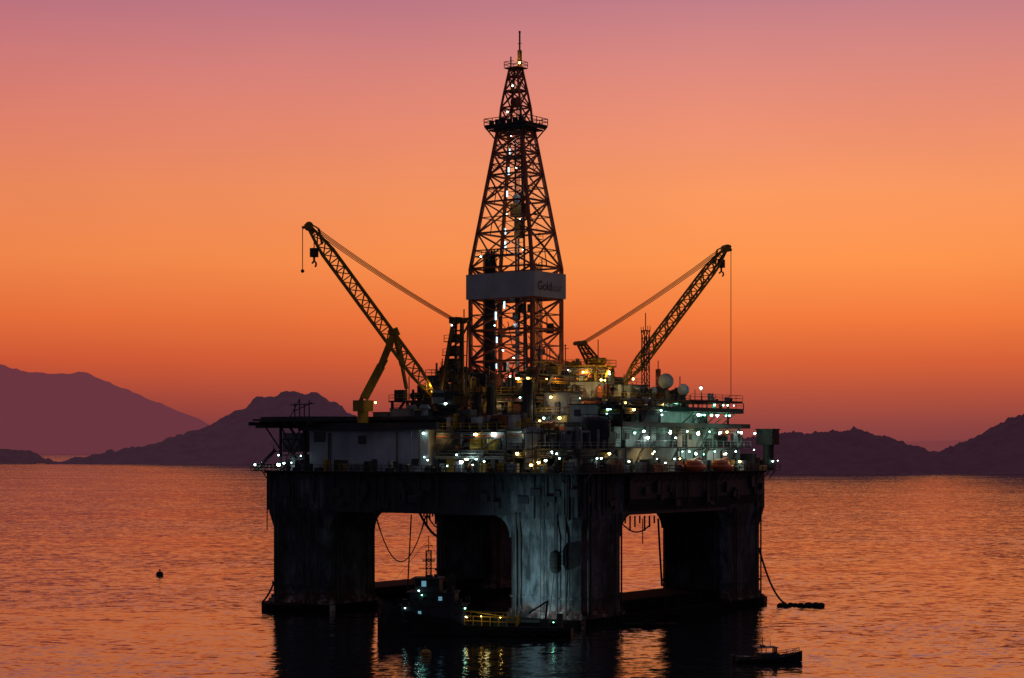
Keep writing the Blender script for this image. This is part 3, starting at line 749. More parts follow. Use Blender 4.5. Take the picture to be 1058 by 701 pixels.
low = dl(0, 24, (7.3, 4.85), (7.3, 4.85), 4)
zs_ = [24, 30.8, 36.8, 42.0, 46.2, 49.4, 51.5]
upl = [(z, 7.3+(AT-7.3)*(z-24)/27.5, 4.85+(BT-4.85)*(z-24)/27.5) for z in zs_]
tower(mb, low, .62, .30, sub=True, seed=3); tower(mb, upl, .56, .27, seed=8)
mb.obj("derrick_frame", [M_red], der)
mb = MB()
tower(mb, [(51.5, 2.6, 1.9), (55, 2.3, 1.7), (58.2, 1.7, 1.4), (61, 1.2, 1.0), (62.6, .9, .8)], .34, .22, sub=False)
mb.cyl((-.6, 0, 56), (.6, 0, 56), 1.0, 0); mb.box((-1.4, -1.0, 58), (1.4, 1.0, 58.4), 0)
mb.obj("crown_section", [M_red], der)
mb = MB()
mb.box((-4.9, -3.7, 51.3), (4.9, 3.7, 51.6), 0)
mb.box((-4.2, -3.1, 50.45), (4.2, 3.1, 50.76), 0)
mb.box((-4.7, -3.5, 50.75), (4.7, -3.3, 51.31), 0); mb.box((4.5, -3.5, 50.75), (4.7, 3.5, 51.31), 0)
mb.rail([(-4.9, -3.7, 51.6), (4.9, -3.7, 51.6), (4.9, 3.7, 51.6), (-4.9, 3.7, 51.6)], 0, closed=True, w=.12, h=1.2)
for s in (-1, 1):
    for q in (-1, 1):
        mb.beam((s*4.8, q*3.6, 51.3), (s*3.0, q*2.1, 48.5), .25, 0)
for q in range(6): mb.box((-4+q*1.4, -3.3, 51.6), (-3.3+q*1.4, -2.6, 52.3+.25*(q % 3)), 0)
mb.obj("crown_platform", [M_dark], der)
mb = MB()
mb.box((-1.7, -1.5, 62.5), (1.7, 1.5, 62.7), 0); mb.rail([(-1.7, -1.5, 62.7), (1.7, -1.5, 62.7), (1.7, 1.5, 62.7), (-1.7, 1.5, 62.7)], 0, closed=True, w=.1)
mb.obj("top_platform", [M_yellow], der)
mb = MB()
mb.beam((.9, 0, 62.5), (.9, 0, 69.5), .24, 0); mb.beam((.9, 0, 62.5), (.9, 0, 66), .6, 1)
mb.beam((.4, 0, 65.5), (1.4, 0, 65.5), .12, 0); mb.beam((.4, 0, 67.3), (1.4, 0, 67.3), .1, 0); mb.ball((.9, 0, 69.5), .25, 0, n=8)
mb.beam((-1.2, 0, 62.7), (-1.2, 0, 65), .2, 0)
mb.obj("spire", [M_dark, M_yellow], der)
mb = MB(); a, b = 8.0, 5.1; z0, z1 = 18.0, 22.8; t = .12
mb.box((-a, -b-t, z0), (a+t, -b, z1), 0); mb.box((a, -b+.001, z0), (a+t, b, z1), 0)
mb.box((-a-t, -b-t, z0), (-a-.001, b+t, z1), 0); mb.box((-a, b, z0), (a+t, b+t, z1), 0)
for k in range(9):
    u = -a+k*2*a/8; mb.beam((u*.999, -b+.1, z0), (u*.999, -b+.1, z1), .12, 1)
for zz in (z0+.4, z1-.4):
    for s in (-1, 1):
        for q in (-4, 0, 4): mb.beam((q, s*b, zz), (q, s*4.85, zz), .15, 1)
        mb.beam((s*a, -3, zz), (s*7.3, -3, zz), .15, 1)
mb.obj("sign_board", [M_sign, M_dark], der)
def text(body, size, vpos, zpos, mat, name):
    cu = bpy.data.curves.new(name, 'FONT'); cu.body = body; cu.size = size; cu.extrude = 0.02; cu.offset = 0.02
    to = bpy.data.objects.new(name+"_tmp", cu); scn.collection.objects.link(to)
    bpy.context.view_layer.update()
    me = bpy.data.meshes.new_from_object(to.evaluated_get(bpy.context.evaluated_depsgraph_get()))
    w = max(v.co.x for v in me.vertices)
    bpy.data.objects.remove(to)
    me.materials.clear(); me.materials.append(mat)
    o = bpy.data.objects.new(name, me); scn.collection.objects.link(o); o.parent = der
    o.matrix_local = Matrix(((0, 0, 1, a+t+.03), (1, 0, 0, vpos), (0, 1, 0, zpos), (0, 0, 0, 1)))
    return w
w = text("Gold", 2.35, -b+.8, z0+1.3, M_text, "sign_lettering")
text("star", 2.2, -b+.95+w, z0+1.3, M_text2, "sign_lettering")
mb = MB()
R = random.Random(4)
for i in range(9):
    for j in range(3):
        u = -5.6+i*.32; v = -3+j*.35
        mb.beam((u, v, .3), (u, v, 27+R.uniform(-.5, .8)), .13, 0)
for i in range(6):
    u = 2.6+i*.34; mb.beam((u, 2.6, .3), (u, 2.6, 25+R.uniform(-.5, .8)), .16, 0)
for s in (-1, 1):
    mb.beam((s*1.1+1, .4, 0), (s*.9+.6, .2, 49), .3, 0)
for k in range(24): mb.beam((-.3, .35, 1+k*2), (1.9, .35, 1+k*2), .1, 0)
mb.box((-.8, -.8, 33.9), (1.8, 1.0, 36.5), 1); mb.cyl((.6, -.7, 37.3), (.6, .8, 37.3), 1.0, 0)
mb.box((0, -.6, 29.8), (1.3, .7, 33.5), 1)
for k in range(5): mb.beam((.1+.2*k, 0, 37.5), (.1+.2*k, 0, 55), .06, 0)
mb.beam((.6, 0, .5), (.6, 0, 30), .3, 0)
mb.box((-6.9, -4.5, 26.2), (3, -2.0, 26.4), 0); mb.rail([(-6.9, -4.5, 26.4), (3, -4.5, 26.4)], 0, w=.08)
mb.box((-6.9, -2, 11.0), (-2, 3.0, 11.2), 0); mb.box((-4.4, -2.9, 39.5), (0, -1, 39.7), 0); mb.box((-2.8, -2.2, 45.2), (2, 1, 45.4), 0)
for i in range(16):
    z = R.uniform(1, 16); u = R.uniform(-6.5, 6); v = R.uniform(-4, 4); mb.box((u, v, z), (u+R.uniform(.4, 1.4), v+.8, z+R.uniform(.5, 2)), 0)
    mb.beam((u, v, z), (u+R.uniform(-3, 3), v, z+R.uniform(2, 6)), .12, 0)
mb.obj("hoisting_gear", [M_dark, M_dull], der)
mb = MB()
mb.beam((6.2, -4.6, 0), (2.6, -2.1, 50), .2, 0); mb.beam((5.4, -4.8, 0), (5.4, -4.8, 24), .24, 0)
for z in range(0, 24, 6):
    mb.beam((-7, -5.0, z+.5), (-3.4, -5.0, z+3.3), .12, 0, h=.35); mb.beam((-3.4, -5.0, z+3.3), (-7, -5.0, z+6.3), .12, 0, h=.35)
for k in range(50):
    z = 24+k*.55; q = (z-24)/27.5; x = 7.3-4.6*q; y = -2.2+1.0*q
    mb.beam((x+.2, y-.35, z), (x+.2, y+.35, z), .07, 0)
    if k % 9 == 0: mb.box((x, y-.7, z), (x+.9, y+.7, z+.08), 0); mb.rail([(x+.85, y-.7, z+.08), (x+.85, y+.7, z+.08)], 0, w=.07)
mb.obj("access_ladder", [M_dark], der)
mb = MB()
mb.box((-8.6, -6.4, -.4), (-2.5, -6.2, 3.6), 0); mb.box((-8.6, -6.4, -.4), (-8.4, 2, 3.2), 0)
mb.box((3.5, -7.5, -.4), (8, -5.6, 2.4), 1); mb.box((3.3, -7.7, 2.4), (8.2, -5.4, 2.6), 0)
for k in range(8): mb.beam((-8.5+k*2.3, -6.5, -.4), (-8.5+k*2.3, -6.5, 5.0-(k % 3)), .16, 2)
mb.obj("wind_wall", [M_dark, M_grey, M_dull], der)
for (u, v, z, k) in ((-1.0, -4.9, 5, 'c'), (-.9, -4.9, 10, 'c'), (-1.1, -4.9, 14.6, 'c'), (0.9, -4.9, 16.6, 'c'), (0.6, -5, 8, 'k'), (3, -4.9, 6.5, 'k'),
                     (.2, -3.6, 28.2, 'c'), (.2, -3.6, 30.8, 'c'), (.3, -3.5, 34.2, 'k'), (.3, -3.2, 38.0, 'c'), (.4, -2.8, 42.4, 'c'), (.4, -2.5, 46.2, 'c'),
                     (3.4, -3.4, 33, 'k'), (2.0, -2.6, 43, 'k'), (.5, -2.3, 49.2, 'k'), (4.6, -4.2, 27, 'k'), (-5.0, -4.6, 26.2, 'k'), (2.2, -4.9, 3, 'w'),
                     (-1.4, -5.0, 12.8, 'k'), (1.7, -1.2, 63.3, 'y'), (-6.5, -5.2, 1.8, 'k'), (5, -7.9, 2.0, 'y'), (7.5, -7.9, 2.0, 'w'), (-.6, -2.0, 54, 'k'), (.3, -1.5, 59, 'k')):
    lamp((u, v, z), k, der)
for z, e_, c_ in ((4, 260, (1, .7, .35)), (6, 160, (.75, .9, 1)), (13, 200, (.75, .9, 1)), (28, 200, (.75, .9, 1)), (38, 150, (.75, .9, 1)), (47, 90, (.75, .9, 1)), (64, 30, (1, .7, .2))): glow((1.0, -2.2 if z < 40 else -1.6, z), e_, c_, der)

# ------------------------------------------------------------------ cranes
def crane(foot, tip, head, ped, ped_r, zdeck, gmat, w=1.9, n=16, hookline=None, chunky=1.0):
    e = bpy.data.objects.new("crane", None); scn.collection.objects.link(e); e.parent = rig; e.location = (ped.x, ped.y, zdeck)
    O = Vector((ped.x, ped.y, zdeck))
    foot = foot-O; tip = tip-O; head = head-O; zt = foot.z
    mb = MB(); mb.cyl((0, 0, 0), (0, 0, zt-1.6), ped_r, 0, n=20); mb.cyl((0, 0, zt-2.0), (0, 0, zt-1.3), ped_r*1.35, 0, n=20)
    mb.obj("crane_pedestal", [M_dark], e)
    d = (tip-foot); hd = Vector((d.x, d.y, 0)).normalized(); sd = Vector((-hd.y, hd.x, 0))
    mb = MB()
    def ob(c, l, ww, h, m):
        o = len(mb.v)
        for zz in (0, h):
            for sx, sy in ((-1, -1), (1, -1), (1, 1), (-1, 1)):
                q = c+hd*(sx*l/2)+sd*(sy*ww/2); mb.v.append((q.x, q.y, c.z+zz))
        for f in ((0, 3, 2, 1), (4, 5, 6, 7), (0, 1, 5, 4), (1, 2, 6, 5), (2, 3, 7, 6), (3, 0, 4, 7)): mb.face(tuple(o+i for i in f), m)
    ob(Vector((0, 0, zt-1.3)), 5.4, 3.6, 2.4, 0)
    ob(Vector((0, 0, zt-1.25))-hd*2.2, 2.6, 4.2, 1.6, 1)
    ob(Vector((0, 0, zt+1.1))-hd*1.4, 2.0, 2.6, 1.3, 1)
    mb.obj("machinery_house", [M_dark, M_dull], e)
    mb = MB(); c = Vector((0, 0, zt-1.0))+hd*2.0+sd*2.6
    ob(c, 2.0, 1.7, 2.3, 0)
    mb.obj("operator_cabin", [M_grey], e)
    mb = MB(); ob(c+Vector((0, 0, 1.0))+hd*.05, 2.02, 1.74, .8, 0); mb.obj("cabin_window", [M_glass], e)
    mb = MB()
    for s in (-1, 1):
        f1 = Vector((0, 0, zt))+hd*1.0*chunky+sd*s*1.5; f2 = Vector((0, 0, zt))-hd*2.6+sd*s*1.5
        tp = head+sd*s*.7+hd*.35*chunky; tq = head+sd*s*.7-hd*.9*chunky
        mb.beam(f1, tp, .32*chunky, 0); mb.beam(f2, tq, .32*chunky, 0)
        for k in range(1, 8):
            t0 = k/8; mb.beam(f1.lerp(tp, t0), f2.lerp(tq, t0), .15*chunky, 0)
            if k % 2: mb.beam(f1.lerp(tp, t0), f2.lerp(tq, t0-1/8), .15*chunky, 0)
            else: mb.beam(f1.lerp(tp, t0-1/8), f2.lerp(tq, t0), .15*chunky, 0)
    for k in range(0, 8, 2):
        t0 = k/7
        mb.beam((Vector((0, 0, zt))+hd*.8-sd*1.5).lerp(head-sd*.6, t0), (Vector((0, 0, zt))+hd*.8+sd*1.5).lerp(head+sd*.6, t0), .15, 0)
        mb.beam((Vector((0, 0, zt))-hd*2.6-sd*1.5).lerp(head-sd*.6-hd*.9, t0), (Vector((0, 0, zt))-hd*2.6+sd*1.5).lerp(head+sd*.6-hd*.9, t0), .15, 0)
    mb.cyl(head-sd*1.1, head+sd*1.1, .55*chunky, 0); mb.cyl(head-sd*1.1-hd*1.2*chunky, head+sd*1.1-hd*1.2*chunky, .4*chunky, 0)
    if chunky > 1:
        mb.beam(head+hd*.6, head-hd*3.0+Vector((0, 0, .5)), .6, 0); mb.beam(head-hd*2.6, head-hd*1.0-Vector((0, 0, 3)), .35, 0)
        mb.box((head.x-.9, head.y-.9, head.z-.4), (head.x+.9, head.y+.9, head.z+.7), 1); mb.beam(head-hd*1.5, head-hd*1.5+Vector((0, 0, 2.2)), .16, 1)
        b2 = Vector((0, 0, zt))-hd*1.0; RR = random.Random(12)
        for tt, ww in ((.12, 1.7), (.28, 1.3), (.45, 1.15), (.62, .9), (.8, .75)):
            m_ = b2.lerp(head, tt); sx = RR.uniform(-.5, .5)
            mb.box((m_.x-ww+sx, m_.y-ww, m_.z-.9), (m_.x+ww*.5+sx, m_.y+ww, m_.z+RR.uniform(.3, 1.1)), RR.choice([0, 1])); mb.rail([(m_.x-ww-.8, m_.y-1.3, m_.z-.9), (m_.x+ww+.8, m_.y-1.3, m_.z-.9)], 0, w=.09)
            mb.box((m_.x-ww-.9, m_.y-1.4, m_.z-1.05), (m_.x+ww+.9, m_.y+1.2, m_.z-.92), 1)
        mb.beam(b2+sd*1.2, head+sd*.9, .25, 1); mb.beam(b2-sd*1.2-hd, head-sd*.9, .25, 1); mb.beam(b2-hd*2.4, head-hd*2.2, .2, 0)
    mb.obj("gantry", [gmat, M_dark], e)
    mb = MB(); mb.lattice(foot, tip, w, w, n, 0, tb=.18, tc=.32, taper=.14)
    dn = d.normalized()
    mb.cyl(tip-sd*.9, tip+sd*.9, .75, 0); mb.beam(tip, tip+hd*1.2-Vector((0, 0, .3)), .5, 0); mb.beam(tip-dn*4, tip-dn*3.0+Vector((0, 0, 2)), .3, 0)
    mb.beam(tip-dn*3+Vector((0, 0, 2)), tip+Vector((0, 0, .6)), .25, 0)
    mb.beam(tip-dn*1.5-sd*.8, tip+hd*.6-sd*.8+Vector((0, 0, .5)), .5, 0)
    mb.obj("boom", [M_yellow], e)
    for s in (-.7, -.2, .25, .7):
        mb = MB(); mb.cable(head+sd*s+Vector((0, 0, s*.3)), tip-dn*2.5+sd*s+Vector((0, 0, 1.2+s*.5)), .5, .12, n=6)
        mb.obj("pendant_line", [M_rope], e)
    hp = tip-dn*1.6
    mb = MB(); L = hookline[0]
    for s in (-.25, .25): mb.beam(hp+sd*s, hp+sd*s-Vector((0, 0, L)), .1, 0)
    q = hp-Vector((0, 0, L)); mb.box((q.x-.55, q.y-.55, q.z-1.6), (q.x+.55, q.y+.55, q.z), 1)
    mb.cyl(q-Vector((0, 0, 1.6)), q-Vector((0, 0, 2.4)), .2, 1, n=8)
    for k in range(7):
        a0 = -1.2+k*.55; a1 = a0+.55
        mb.beam(q+Vector((.5*math.sin(a0), 0, -2.9+.5*math.cos(a0))), q+Vector((.5*math.sin(a1), 0, -2.9+.5*math.cos(a1))), .24, 1)
    mb.obj("hook_block", [M_rope, M_dark], e)
    mb = MB()
    L2 = hookline[1]; hq = tip+hd*1.1
    mb.beam(hq, hq-Vector((0, 0, L2)), .1, 0); mb.ball(tuple(hq-Vector((0, 0, L2))), .35, 1, n=8)
    mb.obj("whip_line", [M_rope, M_dark], e)
    return e
ped = loc(462, 410, 350)
c1 = crane(loc(449, 411, 349), loc(319, 234, 345), loc(471, 332, 352), ped, 1.8, 26.1, M_dull, w=2.1, n=20, hookline=(2.6, 8.0), chunky=1.25)
lamp(Vector((1.2, -2, 12.2)), 'w', c1); lamp(Vector((2.0, -1.2, 26.3)), 'k', c1); lamp(Vector((-1.5, -2.4, 14.5)), 'y', c1, .6)
glow(Vector((-1.2, -3.4, 15.5)), 70, YWc, c1)
ped = loc(632, 398, 378)
c2 = crane(loc(645, 396, 377), loc(750, 257, 384), loc(602, 355, 374), ped, 1.7, 37, M_dull, w=1.9, n=17, hookline=(1.0, 30.0))
lamp(Vector((1.2, -3, 6)), 'y', c2, .7); lamp(Vector((-1.5, -3, 4)), 'y', c2, .7)
glow(Vector((0, -4, 6)), 160, YWc, c2)

kc = bpy.data.objects.new("knuckle_crane", None); scn.collection.objects.link(kc); kc.parent = rig
b0 = loc(375, 432, 352); b0.z = 34.9; kc.location = b0
mb = MB(); P = lambda x, y, d=352: loc(x, y, d)-b0
mb.cyl((0, 0, 0), (0, 0, 3.1), 1.0, 0, n=16); mb.box((-1.3, -1.3, 2.1), (1.3, 1.3, 4.1), 0)
mb.obj("knuckle_crane_base", [M_yellow], kc)
mb = MB()
mb.beam(P(376, 412), P(394, 378), 1.5, 0, h=1.5); mb.beam(P(393, 380), P(407, 345), 1.1, 0, h=1.2)
mb.beam(P(381, 408), P(400, 372), .4, 0)
mb.cyl(P(372, 415), P(386, 388), .35, 0, n=8)
mb.obj("main_arm", [M_yellow], kc)
mb = MB(); mb.beam(P(402, 346), P(412, 342), 1.4, 0); mb.beam(P(408, 344), P(416, 378), .8, 0); mb.beam(P(415, 376), P(420, 402), .5, 0); mb.beam(P(420, 402), P(420, 412), .2, 0)
mb.beam(P(400, 360), P(411, 366), .35, 0)
mb.obj("folding_arm", [M_yellow], kc)
lamp(P(388, 416, 348), 'y', kc)

def container(u, v, z, L, mat, label):
    e = empty("cargo_container", Vector((C0[0]+CA*u-SA*v, C0[1]+SA*u+CA*v, z)), ANG, label, "container")
    e["group"] = "cargo containers on deck"
    mb = MB(); mb.box((0, 0, 0), (L, 2.4, 2.5), 0)
    for k in range(int(L/.4)): mb.box((.1+k*.4, -.06, .15), (.28+k*.4, .01, 2.35), 0)
    mb.obj("container_shell", [mat], e)
    mb = MB(); mb.box((L, .1, .1), (L+.06, 1.18, 2.4), 0); mb.box((L, 1.22, .1), (L+.06, 2.3, 2.4), 0)
    for y in (.4, .9, 1.5, 2.0): mb.beam((L+.1, y, .15), (L+.1, y, 2.35), .06, 0)
    mb.obj("container_door", [mat], e)
container(-2.0, -21, 34.9, 6, M_grey, "grey steel cargo container on the accommodation roof")
container(13, -29.0, 33.62, 5, M_red, "rusty red cargo container on top of the mud module")

def spot(name, p, target, energy, col, ang, size=.4):
    ld = bpy.data.lights.new(name, 'SPOT'); ld.energy = energy; ld.color = col; ld.spot_size = math.radians(ang); ld.spot_blend = 1.0; ld.shadow_soft_size = size
    o = bpy.data.objects.new(name, ld); scn.collection.objects.link(o)
    o.location = p; dv = (Vector(target)-Vector(p)); o.rotation_euler = dv.to_track_quat('-Z', 'Y').to_euler()
    return o
def rw(u, v, z): return (C0[0]+CA*u-SA*v, C0[1]+SA*u+CA*v, z)

# ------------------------------------------------------------------ boats
def loft(mb, st, m=0, md=1, bul=.9):
    o = len(mb.v); n = len(st)
    for (x, hd_, hw, zd, zb) in st:
        mb.v += [(x, hd_, zd+bul), (x, hd_*.98+.0, zd), (x, hw, .2), (x, hw*.55, zb), (x, -hw*.55, zb), (x, -hw, .2), (x, -hd_*.98, zd), (x, -hd_, zd+bul),
                 (x, -max(hd_-.2, .01), zd+bul), (x, -max(hd_-.25, .01), zd), (x, max(hd_-.25, .01), zd), (x, max(hd_-.2, .01), zd+bul)]
    for i in range(n-1):
        for k in range(12):
            k2 = (k+1) % 12
            mb.face((o+i*12+k, o+i*12+k2, o+(i+1)*12+k2, o+(i+1)*12+k), md if k == 9 else m)
    mb.face(tuple(o+k for k in range(12)), m); mb.face(tuple(o+(n-1)*12+k for k in range(11, -1, -1)), m)

M_tughull = painted("tug_hull_paint", (0.012, 0.013, 0.018), amount=0.3)
tug = empty("tugboat", (-6.0, 314.5, 0), math.radians(180-5), "dark supply tug with lit wheelhouse and yellow aft railing", "boat")
mb = MB()
loft(mb, [(-15.8, 3.7, 3.2, 1.0, -2), (-12, 4.3, 4.0, 1.0, -2.4), (-4, 4.5, 4.3, 1.1, -2.6), (1, 4.5, 4.3, 1.3, -2.6), (3.2, 4.5, 4.2, 2.3, -2.6), (8, 4.2, 3.6, 2.9, -2.5), (11, 3.4, 2.5, 3.5, -2.3), (13.5, 2.3, 1.2, 4.2, -1.9), (15, 1.2, .5, 4.8, -1.3), (16, .15, .08, 5.3, -.5)], 0, 1, bul=.6)
mb.beam((-15.8, 3.8, 1.0), (1, 4.6, 1.2), .3, 2); mb.beam((3.2, 4.6, 1.9), (11, 3.5, 3.0), .3, 2); mb.beam((11, 3.5, 3.0), (16, .2, 4.7), .3, 2)
mb.obj("boat_hull", [M_tughull, M_dark, M_rubber], tug)
for x in (-13, -10, -7, -3, 5):
    mb = MB(); c = Vector((x, 4.8, .8))
    for k in range(12):
        a0 = k*math.pi/6; a1 = a0+math.pi/6
        mb.cyl(c+Vector((.5*math.cos(a0), 0, .5*math.sin(a0))), c+Vector((.5*math.cos(a1), 0, .5*math.sin(a1))), .2, 0, n=8)
    mb.obj("tyre_fender", [M_rubber], tug)
mb = MB()
mb.box((1.6, -3.2, 2.1), (11.6, 3.2, 4.8), 0); mb.box((1.2, -3.4, 4.8), (12.0, 3.4, 4.92), 1)
mb.box((3.0, -2.8, 4.92), (10.4, 2.8, 6.9), 0); mb.box((2.6, -3.1, 6.9), (10.9, 3.1, 7.02), 1)
mb.rail([(1.2, 3.3, 4.92), (12.0, 3.3, 4.92)], 1, w=.06); mb.rail([(2.6, 3.0, 7.02), (5.4, 3.0, 7.02)], 1, w=.06)
for x, z in ((2, 4.92), (3.4, 7.0), (10.8, 4.9)): mb.box((x, 1.2, z), (x+.8, 2.4, z+.9), 1)
mb.obj("superstructure", [M_super, M_dark], tug)
mb = MB(); mb.box((5.6, -2.3, 7.02), (9.6, 2.3, 9.1), 0); mb.box((5.2, -2.6, 9.1), (10.1, 2.6, 9.25), 1)
mb.cyl((7.5, 0, 9.25), (7.5, 0, 9.6), .6, 1); mb.box((6.2, -1.2, 9.25), (6.8, -.6, 9.7), 0)
wh = mb.obj("wheelhouse", [M_super, M_dark], tug)
def pane(x0, x1, y, z0, z1, mat, parent, axis='y'):
    mb = MB()
    if axis == 'y': mb.box((x0, y, z0), (x1, y+.05, z1), 0)
    else: mb.box((y, x0, z0), (y+.05, x1, z1), 0)
    mb.obj("window", [mat], parent)
for k in range(4): pane(5.8+k*.95, 6.55+k*.95, 2.305, 7.9, 8.8, M_glass if k != 2 else M_litglass, wh)
for k in range(4): pane(-2.0+k*1.02, -1.15+k*1.02, 9.605, 7.9, 8.8, M_litglass if k == 3 else M_glass, wh, 'x')
for k in range(5): pane(3.8+k*1.25, 4.4+k*1.25, 2.805, 5.7, 6.3, M_litglass if k in (1,) else M_glass, wh)
for k in range(6): pane(2.4+k*1.5, 2.9+k*1.5, 3.205, 3.4, 4.0, M_litglass if k in (4,) else M_glass, wh)
mb = MB()
mb.lattice((7.6, 0, 9.2), (7.6, .01, 13.6), .8, .8, 6, 0, tb=.08, tc=.12, taper=0); mb.beam((7.6, 0, 13.4), (7.6, 0, 16.0), .12, 0)
for z, l in ((10.7, 1.6), (12.2, 1.1), (14.4, .7)): mb.beam((7.6-l, 0, z), (7.6+l, 0, z), .12, 0)
mb.box((6.6, -.2, 11.8), (8.6, .2, 12.0), 0)
mb.beam((7.6, 0, 15.5), (15.6, 0, 5.8), .05, 0); mb.beam((7.6, 0, 15.2), (2.6, 0, 7.0), .05, 0)
mb.obj("mast", [M_dark], tug)
for y in (-2.3, 2.3):
    mb = MB(); mb.cyl((4.0, y, 6.9), (3.8, y, 9.2), .42, 0, n=12); mb.cyl((3.8, y, 9.2), (3.5, y, 9.7), .3, 0, n=10); mb.obj("funnel", [M_black], tug)
mb = MB()
mb.rail([(1.2, 4.4, 1.9), (-7.0, 4.3, 1.6), (-7.0, -4.3, 1.6), (1.2, -4.4, 1.9)], 0, h=1.5, w=.13, step=1.2)
mb.beam((1.2, 4.4, 4.2), (-7.0, 4.3, 3.1), .14, 0)
mb.obj("cargo_rail", [M_rail], tug)
mb = MB(); mb.cyl((-1.5, -2, 2.2), (-1.5, 2, 2.2), 1.0, 0)
for y in (-2, 2): mb.box((-2.6, y-.15, 1.0), (-.4, y+.15, 3.4), 0)
mb.obj("towing_winch", [M_dark], tug)
mb = MB(); mb.box((-5, -1.5, 1.05), (-3, 1.5, 2.5), 0); mb.box((-4.8, -1.3, 2.5), (-3.2, 1.3, 2.6), 0); mb.obj("deck_locker", [M_green], tug)
mb = MB(); mb.box((-12, -1, 1.0), (-10.6, 1, 2.6), 0); mb.beam((-11.4, 0, 2), (-11.8, 0, 5.6), .35, 0); mb.beam((-11.8, 0, 5.5), (-8.8, 1, 3.6), .25, 0); mb.obj("deck_crane", [M_dark], tug)
mb = MB(); mb.cyl((-13.8, 1, .95), (-13.8, 1, 3.4), .45, 0); mb.cyl((-13.8, -1, .95), (-13.8, -1, 3.4), .45, 0); mb.beam((-13.8, -1.6, 3), (-13.8, 1.6, 3), .4, 0); mb.obj("towing_bitt", [M_dark], tug)
for p, k, s in (((11.0, 3.5, 4.5), 'k', .7), ((8.8, 3.1, 7.3), 'k', .9), ((8.3, 3.1, 6.6), 'g', .5), ((1.3, 3.0, 4.5), 'g', .6), ((1.2, 3.4, 3.2), 'k', .8), ((-1.5, 4.9, 3.4), 'y', .35), ((-4.6, 4.9, 3.2), 'y', .3), ((0.8, 4.9, 3.2), 'y', .3), ((-13, 3.6, 2.4), 'g', .4)):
    lamp(p, k, tug, s)
glow((-2.5, 5.6, 3.8), 16, (1, .8, .3), tug)

lb_ = empty("motor_launch", (36.0, 273, 0), math.radians(12), "small dark motor launch with low cabin and short mast", "boat")
mb = MB()
loft(mb, [(-4.8, 1.15, 0.95, .5, -.4), (-2, 1.4, 1.2, .48, -.5), (1, 1.4, 1.15, .62, -.5), (3, .95, .6, .9, -.4), (4.2, .45, .22, 1.1, -.3), (5.2, .05, .03, 1.4, .1)], 0, 1, bul=.2)
mb.obj("boat_hull", [M_tughull, M_dark], lb_)
mb = MB(); mb.extr([(-1.2, -.95, .5), (1.9, -.95, .5), (1.4, -.9, 1.35), (-1.2, -.9, 1.35)], [(-1.2, .95, .5), (1.9, .95, .5), (1.4, .9, 1.35), (-1.2, .9, 1.35)], 0); mb.box((-2.0, -1.05, 2.15), (1.3, 1.05, 2.24), 0)
for x in (-1.9, -.5, 1.1):
    for y in (-.9, .9): mb.beam((x, y, .6 if x < -1.5 else 1.3), (x*.98, y, 2.2), .08, 0)
mb.obj("cabin", [M_dark], lb_)
mb = MB(); mb.box((1.15, -.8, 1.35), (1.2, .8, 2.1), 0); mb.obj("windscreen", [M_glass], lb_)
mb = MB(); mb.beam((-.7, 0, 2.2), (-.7, 0, 3.6), .08, 0); mb.beam((-1.1, 0, 3.1), (-.3, 0, 3.1), .06, 0); mb.box((-.9, -.5, 2.24), (-.4, .5, 2.45), 0); mb.beam((.6, .3, 2.2), (.5, .3, 3.3), .05, 0); mb.obj("mast", [M_dark], lb_)
mb = MB(); mb.box((-5.3, -.3, .2), (-4.8, .3, 1.2), 0); mb.box((-5.2, -.12, -.5), (-4.95, .12, .2), 0); mb.obj("outboard_motor", [M_black], lb_)
mb = MB(); mb.rail([(1.5, 1.0, .85), (3.2, .85, 1.05), (4.8, .1, 1.4), (3.2, -.85, 1.05), (1.5, -1.0, .85)], 0, h=.6, w=.06, step=.9); mb.obj("bow_rail", [M_dark], lb_)
mb = MB(); mb.box((-3.6, -.8, .5), (-2.6, .8, .95), 0); mb.box((-4.3, -.9, .5), (-4.0, .9, 1.0), 0); mb.obj("seat", [M_dark], lb_)

def buoy(px_, d, r, mat, label):
    e = empty("mooring_buoy", ((px_-CX)*d/F, d, 0), .4, label, "buoy")
    mb = MB(); mb.cyl((0, 0, -.4), (0, 0, r*.7), r, 0, n=18); mb.cyl((0, 0, r*.7), (0, 0, r*1.1), r, 0, n=18, r2=r*.5); mb.cyl((0, 0, r*.2), (0, 0, r*.4), r*1.06, 1, n=18)
    mb.beam((0, 0, r), (0, 0, r*1.5), r*.16, 1); mb.cyl((0, -r*.15, r*1.5), (0, r*.15, r*1.5), r*.25, 1, n=10)
    mb.obj("buoy_body", [mat, M_dark], e)
buoy(165, 463, .85, M_black, "small black mooring buoy floating on open water")
buoy(440, 283, .75, M_yellow, "yellow-brown buoy floating near the tugboat")
fl = empty("float_line", ((826-CX)*373/F, 373, 0), .1, "string of dark floats on the water beside the rig", "floats")
R = random.Random(8); pr = None
for k in range(14):
    x = -4+k*.62; y = R.uniform(-3.4, 3.4); r = R.uniform(.3, .8)
    mb = MB(); mb.ball((x, y, .12), r, 0, n=10, sc=(1.2, 1, .8)); mb.obj("float", [M_rubber], fl)
    if pr:
        mb = MB(); mb.beam(pr, (x, y, .08), .15); mb.obj("float_rope", [M_rubber], fl)
    pr = (x, y, .08)
mb = MB(); A = loc(784, 566, 378); B = loc(812, 624, 375); mb.cable(A, B, 2.2, .3, n=18); mb.obj("mooring_line", [M_rope], rig)
